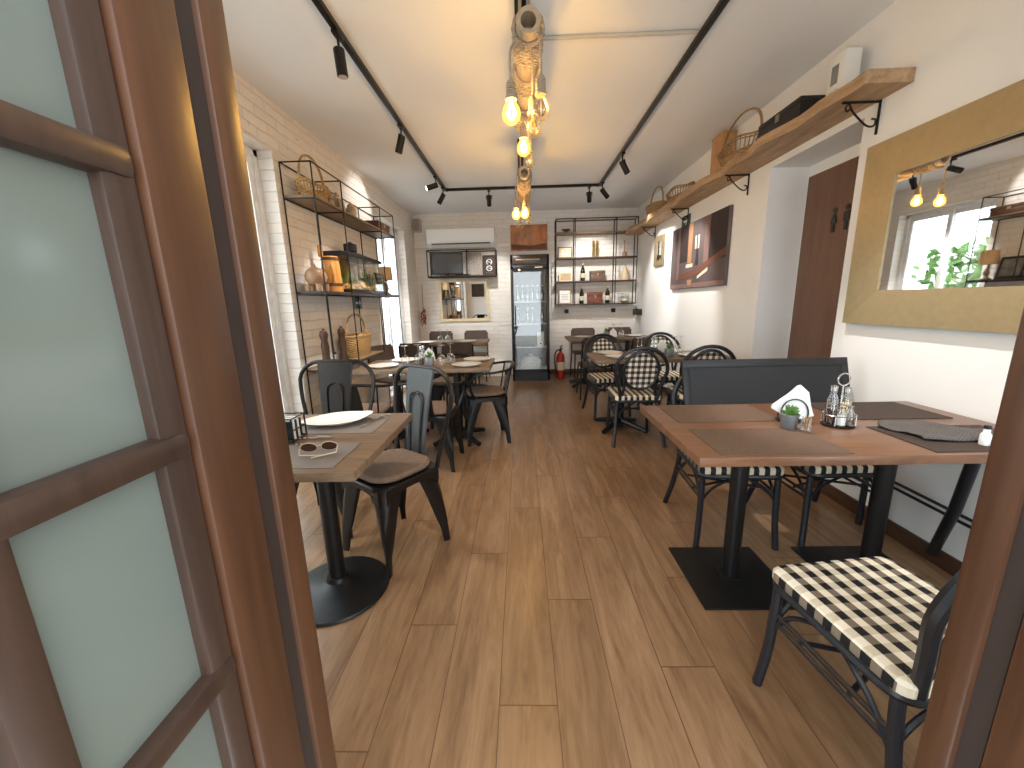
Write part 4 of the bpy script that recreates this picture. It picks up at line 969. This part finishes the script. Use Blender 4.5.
MB().box(-.06, -.05, 0, .06, .065, .22, .015).build('body', plain('beige_plastic', srgb(190, 180, 168), .6), t)
MB().box(-.045, -.054, .02, .045, -.049, .20).build('grille', plain('beige_grille', srgb(150, 140, 128), .7), t, smooth=False)
t = thing('chili_string', 'hanging string of dried red peppers in the back left corner', 'decoration', (-1.74, YB - .05, .88))
MB().tube([(0, 0, .1), (.01, 0, .76)], .005, 6).build('string', M['wickg'], t)
rn = random.Random(9)
for k in range(18):
    z = .05 + .0145 * k; a = rn.uniform(0, 6.28); d = Vector((math.cos(a) * .04, math.sin(a) * .025 - .005, 0))
    MB().tube([(0, -.005, z + .05), (d.x, d.y, z + .03), (d.x * 1.1, d.y * 1.1, z - .02)], [.010, .012, .003], 6).build('pepper', M['chili'] if k % 4 else M['cream'], t)
framed('front_picture', 'dark framed picture on the front wall left of the entrance, seen in the mirror', 'picture', 'F', -1.45, 1.72, .42, .42, .03, .025, M['black'], plain('picture_umber', srgb(72, 52, 46), .6, 0, .3, .3, 9), 'picture')
# ================================================================ ceiling
def track(label, a, b_):
    A = Vector(a); B = Vector(b_); L = (B - A).length; ang = math.atan2(B.y - A.y, B.x - A.x)
    t = thing('light_track', label, 'light track', (A + B) / 2, ang)
    MB().box(-L / 2, -.017, -.032, L / 2, .017, -.001, .002).build('rail', M['metal'], t)
    MB().box(-L / 2 - .03, -.019, -.034, -L / 2, .019, -.001).box(L / 2, -.019, -.034, L / 2 + .03, .019, -.001).build('end_cap', M['black'], t, smooth=False)
track('black ceiling light track on the left running from the entrance towards the back', (-.98, .9, H), (-.98, 5.56, H))
track('black ceiling light track on the right running from the entrance towards the back', (1.07, .9, H), (1.07, 5.56, H))
track('black ceiling light track crossing the room before the back wall', (-.94, 5.59, H), (1.03, 5.59, H))
bulbm = emit('spot_lens_lit', (1.0, .86, .66), 14); lensoff = plain('spot_lens', srgb(190, 184, 170), .2)
def spot(label, x, y, aim, energy, lit=False, ang=62, col=(1.0, .965, .92)):
    t = thing('track_spotlight', label, 'spotlight', (x, y, H - .034), 0, 'black cylinder spotlights on the ceiling tracks')
    d = Vector(aim).normalized(); p = Vector((0, 0, -.09)) + d * .03
    MB().box(-.018, -.045, -.016, .018, .045, .0, .003).build('adapter', M['metal'], t)
    MB().cyl((0, 0, -.015), (0, 0, -.075), .007, 8).build('stem', M['metal'], t)
    s = d.cross(Vector((0, 0, 1))); s = s.normalized() if s.length > .05 else Vector((1, 0, 0))
    q = MB(); q.tube([Vector((0, 0, -.07)) + s * .036, p + s * .036], .005, 6).tube([Vector((0, 0, -.07)) - s * .036, p - s * .036], .005, 6).tube([Vector((0, 0, -.07)) + s * .036, Vector((0, 0, -.07)) - s * .036], .005, 6)
    q.build('yoke', M['metal'], t)
    MB().tube([p - d * .05, p - d * .045, p + d * .085, p + d * .088], [.026, .030, .030, .027], 20).build('barrel', M['metal'], t)
    MB().cyl(p + d * .0885, p + d * .0895, .024, 16).build('lens', bulbm if lit else lensoff, t)
    l = bpy.data.lights.new('spot_light', 'SPOT'); l.energy = energy; l.color = col; l.spot_size = R(ang); l.spot_blend = .6; l.shadow_soft_size = .03
    o = bpy.data.objects.new('spot_light', l); COL.objects.link(o); o.parent = t; o.location = p + d * .10; o.rotation_euler = d.to_track_quat('-Z', 'Y').to_euler()
    return t
E0 = 66
spot('black track spotlight hanging straight down nearest the camera on the left ceiling track', -.98, 2.47, (.05, .02, -1), E0 * .6)
spot('black track spotlight pointing down in the middle of the left ceiling track', -.98, 3.62, (-.35, .1, -1), E0)
spot('lit track spotlight glowing towards the left wall from the left ceiling track', -.98, 4.98, (-1, -.28, -.36), E0 * .22, True)
spot('black track spotlight tilted towards the left wall, last on the left ceiling track', -.98, 5.42, (-.55, .15, -.8), E0)
spot('black track spotlight on the crossing ceiling track, left of the hanging bulbs', -.40, 5.59, (-.05, .75, -.8), E0)
spot('black track spotlight on the crossing ceiling track, at its right end', .93, 5.59, (.20, 1, -.75), E0)
spot('black track spotlight tilted right at the far end of the right ceiling track', 1.07, 5.43, (.75, .25, -.8), E0)
spot('black track spotlight tilted right, second from the far end of the right ceiling track', 1.07, 4.42, (.60, .25, -.9), E0)
spot('black track spotlight on the right ceiling track nearest the entrance, above the near right table', 1.07, 2.0, (.35, -.1, -1), E0)
t = thing('cable_conduit', 'thin pale conduit crossing the ceiling from the rope lamp to the right track', 'conduit', (0, 2.62, H - .012))
MB().tube([(.14, 0, 0), (1.04, 0, 0)], .011, 8).build('pipe', plain('conduit_grey', srgb(190, 184, 172), .6), t); MB().box(.09, -.03, -.012, .15, .03, .011, .003).build('junction_box', M['whiteplastic'], t)

# ---- rope lamps
def glow_glass():
    t = NT('bulb_glow'); t.t.nodes.remove(t.b); e = t.n('ShaderNodeEmission'); e.inputs[0].default_value = (1.0, .56, .10, 1); e.inputs[1].default_value = 1.3
    tr = t.n('ShaderNodeBsdfTransparent'); tr.inputs[0].default_value = (.85, .55, .18, 1); a = t.n('ShaderNodeAddShader')
    t.l(e.outputs[0], a.inputs[0]); t.l(tr.outputs[0], a.inputs[1]); t.l(a.outputs[0], t.out.inputs[0]); return t.m
fil = emit('filament_lit', (1.0, .62, .20), 60); bglass = glassy('bulb_glass', (1, .95, .82), .03, .06, .6); bglow = glow_glass()
def bulb_pendant(t, x, y, ztop, zb, lit, e, zc=0):
    MB().tube(smooth_path([(x * .6, y, ztop), (x, y, ztop - .05), (x, y, zb + .12)], 5), .006, 6).build('cord', M['rope'], t)
    MB().lathe([(.010, .125), (.021, .11), (.023, .06), (.026, .055), (.026, .045)], 16, (x, y, zb)).build('socket', M['rope'], t)
    MB().lathe([(.014, .05), (.020, .036), (.036, .012), (.042, -.014), (.037, -.036), (.020, -.052), (0, -.056)], 22, (x, y, zb)).build('bulb', bglow if lit else bglass, t)
    f_ = MB()
    for k in range(6):
        a = k * PI / 3; f_.tube([(x + .006 * math.cos(a), y + .006 * math.sin(a), zb + .03), (x + .02 * math.cos(a), y + .02 * math.sin(a), zb - .01), (x + .009 * math.cos(a), y + .009 * math.sin(a), zb - .035)], .0022 if not lit else .004, 5)
    f_.build('filament', fil if lit else M['gold'], t)
    if lit:
        l = bpy.data.lights.new('bulb_light', 'POINT'); l.energy = e * .75; l.color = (1.0, .88, .70); l.shadow_soft_size = .018
        o = bpy.data.objects.new('bulb_light', l); COL.objects.link(o); o.parent = t; o.location = (x, y, zb - .02)
def rope_lamp(label, y0, y1, bulbs):
    cx = .055; L = y1 - y0
    t = thing('rope_lamp', label, 'pendant lamp', (cx, y0, 2.49), 0, 'rope-wrapped beam lamps with hanging bulbs')
    q = MB()   # hollow bamboo beam
    n = 24; ring = lambda r_, y: [(r_ * math.cos(2 * PI * k / n), y, r_ * math.sin(2 * PI * k / n)) for k in range(n)]
    q.loft([ring(.034, .10), ring(.034, 0), ring(.052, -.004), ring(.055, .004), ring(.052, L - .004), ring(.030, L)]); q.build('beam', M['bamboo'], t)
    q = MB(); rn = random.Random(4)
    for (a, c_) in ((.04, .24), (.36, .52), (.68, L - .04)):
        m_ = int((c_ - a) / .022) * 12
        q.tube([((.062 + .004 * math.sin(i * .21)) * math.cos(2 * PI * i / 12), a + (c_ - a) * i / m_, (.062 + .004 * math.sin(i * .21)) * math.sin(2 * PI * i / 12)) for i in range(m_ + 1)], .0115, 6)
    q.build('rope_wrap', M['rope'], t)
    for yy in (.12, L - .12): MB().tube([(-.035, yy, .05), (-.035, yy, .305)], .008, 6).build('hanging_rope', M['rope'], t); MB().tube([(.02, yy, .06), (-.02, yy, .305)], .006, 6).build('hanging_rope', M['rope'], t)
    MB().box(-.06, .05, .290, .0, L - .05, .309, .003).build('ceiling_plate', M['metal'], t)
    for b_ in bulbs: bulb_pendant(t, *b_)
rope_lamp('rope-wrapped beam lamp with hanging bulbs nearest the camera, under the ceiling centre', 1.97, 3.02, [(-.082, .03, -.05, -.335, True, 22), (.050, -.02, -.05, -.345, False, 0), (.018, .08, -.06, -.38, False, 0), (-.02, .72, -.05, -.24, True, 12), (.02, .92, -.05, -.25, False, 0)])
rope_lamp('rope-wrapped beam lamp with hanging bulbs in the far half of the room', 4.0, 5.02, [(-.085, .06, -.05, -.345, True, 14), (.0, .20, -.05, -.31, True, 14), (.05, .62, -.05, -.30, False, 10), (-.05, .80, -.05, -.30, False, 0)])

# ================================================================ table settings
def placemat(label, x0, y0, x1, y1, mat, group, rz=0, z=.7503):
    t = MB().box(-(x1 - x0) / 2, -(y1 - y0) / 2, 0, (x1 - x0) / 2, (y1 - y0) / 2, .003, .001).build('placemat', mat, smooth=False)
    t.location = ((x0 + x1) / 2, (y0 + y1) / 2, z); t.rotation_euler = (0, 0, rz); tag(t, label, 'placemat', group); return t
G = 'woven placemats on the near right table'
placemat('brown woven placemat at the near left corner of the near right table', .70, 1.315, 1.16, 1.60, M['mat'], G)
placemat('brown woven placemat at the far left corner of the near right table', .70, 1.70, 1.16, 1.985, M['mat'], G)
placemat('dark woven placemat at the far right of the near right table, against the wall', 1.44, 1.70, 1.90, 1.985, M['matdark'], G)
placemat('dark woven placemat under the crumpled grey cloth on the near right table', 1.44, 1.315, 1.90, 1.60, M['matdark'], G)
G = 'grey placemats on the near left table'
placemat('grey woven placemat under the sunglasses at the near edge of the left foreground table', -1.06, 1.25, -.665, 1.50, M['matgrey'], G)
placemat('grey woven placemat under the white plate on the left foreground table', -1.06, 1.62, -.665, 1.90, M['matgrey'], G)
def plate(label, x, y, z=.7503, r=.135, leafy=False, group='white plates on the tables', rz=0):
    t = tag(MB().lathe([(.55, 0), (.58, .003), (.98, .018), (1.0, .021), (.97, .022), (.60, .008), (0, .007)], 40, (0, 0, 0), r, r).build('dinner_plate', M['porcelain']), label, 'plate', group)
    t.location = (x, y, z); t.rotation_euler = (0, 0, rz); return t
# leaf shaped plate
def leaf_plate():
    n = 48
    def ring(s_, z): 
        out = []
        for k in range(n):
            a = 2 * PI * k / n; r_ = .136 * (1 + .22 * max(0, math.cos(a)) ** 6 + .16 * max(0, -math.cos(a)) ** 10)
            out.append((r_ * s_ * math.cos(a), r_ * s_ * .80 * math.sin(a), z + (.012 * max(0, -math.cos(a)) ** 6 if z > .01 else 0)))
        return out
    t = MB().loft([ring(.5, 0), ring(.56, .003), ring(.96, .020), ring(1.0, .025), ring(.97, .026), ring(.58, .009), ring(.05, .008)]).build('leaf_plate', M['porcelain'])
    tag(t, 'white leaf-shaped plate on the grey mat of the left foreground table', 'plate'); t.location = (-.885, 1.78, .7536); t.rotation_euler = (0, 0, R(200))
leaf_plate()
def fork(label, x, y, rz, z=.7536, knife=False, group='forks and knives'):
    t = thing('table_knife' if knife else 'fork', label, 'knife' if knife else 'fork', (x, y, z), rz, group)
    MB().loft([[(a, -w_, .0015), (a, w_, .0015), (a, w_, h), (a, -w_, h)] for a, w_, h in ((-.10, .007, .005), (-.09, .009, .006), (0, .005, .006), (.02, .004, .006))]).build('handle', M['chrome'], t)
    if knife: MB().loft([[(a, -w_, .002), (a, w_, .002), (a, w_, .0045), (a, -w_, .0045)] for a, w_ in ((.018, .006), (.06, .009), (.10, .006), (.112, .001))]).build('blade', M['chrome'], t)
    else:
        q = MB(); q.loft([[(a, -w_, .002 + c), (a, w_, .002 + c), (a, w_, .0045 + c), (a, -w_, .0045 + c)] for a, w_, c in ((.018, .004, 0), (.04, .012, .003), (.055, .0125, .006))])
        for k in (-1.5, -.5, .5, 1.5): q.tube([(.054, k * .0068, .0095), (.08, k * .0065, .008), (.10, k * .0062, .003)], .0018, 5)
        q.build('tines', M['chrome'], t)
fork('steel fork on the bare wood between the two mats of the left foreground table', -.92, 1.555, R(5), .751)
fork('steel knife beside the sunglasses on the left foreground table', -.90, 1.475, R(-2), .7536, True)
fork('steel fork tucked under the right rim of the leaf-shaped plate', -.715, 1.79, R(70), .7536)
fork('steel knife poking out at the left tip of the leaf-shaped plate', -1.04, 1.745, R(35), .7536, True)
# sunglasses
t = thing('sunglasses', 'brown-lensed sunglasses lying on the near grey mat of the left foreground table', 'sunglasses', (-.775, 1.385, .7536), R(14))
lens = plain('brown_lens', srgb(72, 46, 36), .12, 0, .6, .1)
for sx in (-1, 1):
    pts = [(sx * .036 + .029 * math.cos(2 * PI * k / 24), .024 * math.sin(2 * PI * k / 24) * (1 if math.sin(2 * PI * k / 24) > 0 else .9)) for k in range(24)]
    M_ = Matrix.Rotation(R(28), 4, 'X')
    MB().loft([[M_ @ Vector((x, 0 + .006, z + .03)) for x, z in pts], [M_ @ Vector((x, .0075, z + .03)) for x, z in pts]]).build('lens', lens, t)
    MB().tube([M_ @ Vector((x, .007, z + .03)) for x, z in pts], .0016, 5, closed=True).build('rim', M['goldpale'], t)
    MB().tube([(sx * .066, -.018, .03), (sx * .064, -.035, .012), (sx * -.02, -.048 - .008 * sx, .006)], .0022, 5).build('temple', M['goldpale'], t)
MB().tube([(-.010, -.012, .034), (0, -.014, .037), (.010, -.012, .034)], .0018, 5).build('bridge', M['goldpale'], t)
# caddy on the left table
t = thing('sachet_caddy', 'black wire caddy of black and white sachets on the left foreground table', 'caddy', (-1.005, 1.565, .7503))
q = MB(); q.tube([(-.05, -.05, .004), (.05, -.05, .004), (.05, .05, .004), (-.05, .05, .004)], .004, 5, closed=True)
for z in (.05, .10): q.tube([(-.05, -.05, z), (.05, -.05, z), (.05, .05, z), (-.05, .05, z)], .003, 5, closed=True)
for a, b_ in ((-1, -1), (1, -1), (1, 1), (-1, 1)): rods(q, [((a * .05, b_ * .05, 0), (a * .05, b_ * .05, .10))], .004)
q.build('rack', M['black'], t)
for k in range(5): MB().box(-.04, -.036 + .016 * k, .006, .04, -.026 + .016 * k, .085 + .01 * (k % 2)).build('sachet', M['paper'] if k % 2 else M['black'], t, smooth=False)
# napkin holder etc. on the right table
ZT = .7503
t = thing('napkin_holder', 'black wire napkin holder with folded white napkins on the near right table', 'napkin holder', (1.20, 1.70, ZT), R(-20))
MB().box(-.06, -.03, 0, .06, .03, .006, .002).build('base', M['black'], t)
q = MB()
for y in (-.022, .022): q.tube([(-.05, y, .004)] + [(-.05 * math.cos(R(a)), y, .045 + .06 * math.sin(R(a))) for a in range(0, 181, 15)] + [(.05, y, .004)], .003, 5)
q.build('wire_arch', M['black'], t)
for k in range(4): MB().prism([(-.085, .062), (0, .008), (.075, .03), (.045, .135), (.01, .165)], -.016 + .008 * k, -.011 + .008 * k, 'y', Matrix.Rotation(R(2 * k - 3), 4, 'Y')).build('napkin', M['paper'], t, smooth=False)
t = thing('plant_pot', 'small zinc pot with a green succulent beside the napkin holder on the near right table', 'plant', (1.118, 1.60, ZT))
MB().lathe([(.026, 0), (.028, .004), (.034, .060), (.037, .063), (.034, .065), (.029, .058), (0, .056)], 24).build('pot', M['zinc'], t)
q = MB(); rn = random.Random(6)
for k in range(26):
    a = rn.uniform(0, 6.28); e = rn.uniform(.2, 1.4); d = Vector((math.cos(a) * math.cos(e), math.sin(a) * math.cos(e), math.sin(e)))
    q.tube([Vector((0, 0, .056)) + d * .004, Vector((0, 0, .060)) + d * .022, Vector((0, 0, .062)) + d * .042], [.004, .008, .001], 5)
q.build('leaves', M['green'], t)
t = thing('shot_glass', 'small clear glass of toothpicks in front of the zinc plant pot', 'glass', (1.15, 1.545, ZT))
MB().lathe([(.017, 0), (.018, .004), (.021, .055), (.0195, .055), (.016, .012), (0, .012)], 18).build('glass_body', M['clear'], t)
q = MB()
for k in range(9):
    a = 2 * PI * k / 9; q.tube([(.006 * math.cos(a), .006 * math.sin(a), .013), (.015 * math.cos(a), .015 * math.sin(a), .066)], .0014, 5)
q.build('toothpick', M['boxwood'], t)
t = thing('cruet_stand', 'chrome carrier stand with a loop handle on the near right table', 'cruet stand', (1.345, 1.63, ZT))
MB().lathe([(.060, 0), (.063, .004), (.063, .008), (0, .008)], 28, (0, 0, 0), 1, .85).build('tray', M['black'], t)
q = MB(); q.tube([(.06 * math.cos(2 * PI * k / 28), .052 * math.sin(2 * PI * k / 28), .05) for k in range(28)], .0028, 5, closed=True)
for a in (45, 135, 225, 315): q.tube([(.06 * math.cos(R(a)), .052 * math.sin(R(a)), .005), (.06 * math.cos(R(a)), .052 * math.sin(R(a)), .05)], .0025, 5)
q.build('guard_ring', M['chrome'], t)
q = MB(); q.tube([(0, 0, .006), (0, 0, .175)], .0035, 6); q.tube([(.026 * math.sin(R(a)), 0, .20 - .026 * math.cos(R(a))) for a in range(0, 361, 20)], .0032, 6); q.build('loop_handle', M['chrome'], t)
def cruet(label, x, y, h, r, liq, name='oil_bottle', cat='bottle', fill=.5):
    t = thing(name, label, cat, (x, y, ZT + .0085), 0, 'cruets in the chrome carrier')
    MB().lathe([(r * .95, 0), (r, .004), (r, h * .62), (r * .55, h * .78), (r * .5, h * .86)], 20).build('body', M['clear'], t)
    MB().lathe([(r * .9, .004), (r * .93, h * fill), (0, h * fill)], 18).build('contents', liq, t); MB().lathe([(r * .62, h * .86), (r * .66, h * .98), (r * .4, h), (0, h)], 16).build('cap', M['chrome'], t)
cruet('glass vinegar bottle with dark red contents in the chrome carrier', 1.315, 1.638, .165, .021, plain('dark_vinegar', srgb(52, 18, 16), .2), fill=.4)
cruet('glass oil bottle with yellow contents in the chrome carrier', 1.377, 1.645, .155, .021, plain('olive_oil', srgb(186, 150, 40), .15), fill=.55)
cruet('small glass salt shaker at the front of the chrome carrier', 1.330, 1.598, .085, .017, M['paper'], 'salt_shaker', 'shaker')
cruet('small glass pepper shaker at the front of the chrome carrier', 1.365, 1.600, .085, .017, plain('ground_pepper', srgb(96, 82, 66), .8), 'pepper_shaker', 'shaker')
# grey cloth
def cloth():
    q = MB(); N_, M_ = 26, 18; rn = random.Random(8); V = []
    for i in range(N_ + 1):
        row = []
        for j in range(M_ + 1):
            u, v = i / N_, j / M_
            x = (u - .5) * .44 + .03 * math.sin(v * 5 + 1) ; y = (v - .5) * (.20 + .05 * math.sin(u * 6.5)) + .03 * math.sin(u * 5)
            z = .003 + .003 * (1 + math.sin(u * 17 + v * 7)) * (.5 + .5 * math.sin(v * 9)) + .002 * (1 + math.sin(v * 21 - u * 5))
            row.append(q.bm.verts.new((x, y, z)))
        V.append(row)
    for i in range(N_):
        for j in range(M_): q.bm.faces.new((V[i][j], V[i + 1][j], V[i + 1][j + 1], V[i][j + 1]))
    o = q.build('crumpled_cloth', M['cloth'], angle=80); md = o.modifiers.new('thickness', 'SOLIDIFY'); md.thickness = .004; md.offset = 1
    o.location = (1.71, 1.48, .7538); o.rotation_euler = (0, 0, R(-12)); tag(o, 'crumpled grey knitted cloth lying on the dark mat of the near right table', 'cloth')
cloth()
t = thing('dip_bottle', 'small white dispenser bottle at the near right corner of the near right table', 'bottle', (1.665, 1.375, .7538))
MB().lathe([(.014, 0), (.015, .004), (.015, .038), (.010, .046), (.009, .06)], 18).build('body', M['whiteplastic'], t); MB().lathe([(.010, .06), (.010, .072), (0, .074)], 14).build('cap', M['black'], t)

# ---- settings on the farther tables
def goblet(label, x, y, z, group, up=False):
    t = thing('wine_glass', label, 'glass', (x, y, z), 0, group)
    MB().lathe([(.036, 0), (.042, .03), (.040, .06), (.022, .085), (.006, .092)], 18).build('bowl', M['clear'], t)
    MB().lathe([(.006, .092), (.0045, .11), (.0045, .165), (.008, .172)], 10).build('stem', M['clear'], t); MB().lathe([(.008, .172), (.034, .178), (.034, .181), (0, .182)], 18).build('foot', M['clear'], t)
    return t
g0 = goblet('upside-down wine glass on the middle left table, leftmost of its four', -.865 - .22, 3.58, .7503, 'upside-down wine glasses on the middle left table')
for x, y, lb in ((-.985, 3.66, 'upside-down wine glass on the middle left table, second from the left'), (-.74, 3.56, 'upside-down wine glass on the middle left table, third from the left'), (-.68, 3.68, 'upside-down wine glass on the middle left table, rightmost of its four')):
    dup(g0, (x, y, .7503), 0, lb)
for k, (x, y, lb) in enumerate(((1.14, 3.86, 'upside-down wine glass on the middle right table, the one nearest the aisle'), (1.20, 3.94, 'upside-down wine glass on the middle right table, second from the aisle'), (1.52, 3.90, 'upside-down wine glass on the middle right table, third from the aisle'), (1.60, 3.96, 'upside-down wine glass on the middle right table, nearest the wall'),
    (-1.20, 5.75, 'upside-down wine glass on the back left table, the left one'), (-1.10, 5.80, 'upside-down wine glass on the back left table, the right one'), (1.40, 6.02, 'upside-down wine glass on the back right table, the left one'), (1.54, 6.10, 'upside-down wine glass on the back right table, the right one'))):
    dup(g0, (x, y, .7503), 0, lb, 'upside-down wine glasses on the middle right table' if k < 4 else 'upside-down wine glasses on the back tables')
for (x, y, lb) in ((-.44, 3.78, 'white plate on the middle left table, far one at the aisle end'), (-.50, 3.46, 'white plate on the middle left table, near one at the aisle end'), (-1.16, 3.82, 'white plate on the middle left table, far one at the wall end'), (-1.26, 3.48, 'white plate on the middle left table, near one at the wall end'),
                   (.90, 4.05, 'white plate on the middle right table, far one at the aisle end'), (.94, 3.78, 'white plate on the middle right table, near one at the aisle end'), (1.56, 4.10, 'white plate on the middle right table, far one at the wall end'), (1.64, 3.76, 'white plate on the middle right table, near one at the wall end'),
                   (-.78, 5.64, 'white plate on the back left table, at the aisle side'), (-1.36, 5.62, 'white plate on the back left table, at the window side'), (.92, 5.95, 'white plate on the back right table, at the aisle side'), (1.70, 5.98, 'white plate on the back right table, at the wall side')):
    plate(lb, x, y)
def small_pot(label, x, y):
    t = thing('plant_pot', label, 'plant', (x, y, .7503), 0, 'little potted plants on the tables')
    MB().box(-.035, -.035, 0, .035, .035, .075, .004).build('pot', M['zinc'], t)
    q = MB(); rn = random.Random(3)
    for k in range(18):
        a = rn.uniform(0, 6.28); e = rn.uniform(.4, 1.5); d = Vector((math.cos(a) * math.cos(e), math.sin(a) * math.cos(e), math.sin(e)))
        q.tube([Vector((0, 0, .07)), Vector((0, 0, .075)) + d * .03, Vector((0, 0, .078)) + d * .055], [.004, .007, .001], 5)
    q.build('leaves', M['green'], t)
small_pot('grey pot with a little green plant in the middle of the middle left table', -.845, 3.52); small_pot('grey pot with a little green plant on the back right table', 1.28, 5.98); small_pot('grey pot with a little green plant on the middle right table', 1.42, 3.78)
def cruet2(label, x, y, liq):
    t = thing('oil_bottle', label, 'bottle', (x, y, .7503), 0, 'oil and vinegar bottles on the farther tables')
    MB().lathe([(.024, 0), (.026, .005), (.026, .10), (.012, .135), (.012, .15)], 16).build('body', M['clear'], t); MB().lathe([(.022, .006), (.023, .07), (0, .07)], 14).build('contents', liq, t); MB().lathe([(.014, .15), (.014, .175), (0, .176)], 12).build('cap', M['chrome'], t)
oil = bpy.data.materials['olive_oil']; vin = bpy.data.materials['dark_vinegar']
cruet2('oil bottle on the middle left table', -.925, 3.62, oil); cruet2('vinegar bottle on the middle left table', -.93, 3.55, vin)
cruet2('oil bottle on the middle right table', 1.34, 3.94, oil); cruet2('vinegar bottle on the middle right table', 1.29, 3.88, vin)
def napkins(label, x, y):
    t = thing('napkin_holder', label, 'napkin holder', (x, y, .7503), 0, 'napkin holders on the farther tables')
    MB().box(-.05, -.02, 0, .05, .02, .006).build('base', M['black'], t)
    for k in range(3): MB().prism([(-.06, .01), (.06, .01), (.045, .09), (0, .14), (-.045, .09)], -.012 + .008 * k, -.007 + .008 * k, 'y').build('napkin', M['paper'], t, smooth=False)
napkins('white napkins in a holder on the middle left table', -.90, 3.74); napkins('white napkins in a holder on the middle right table', 1.43, 4.01); napkins('white napkins in a holder on the back right table', 1.36, 5.86)
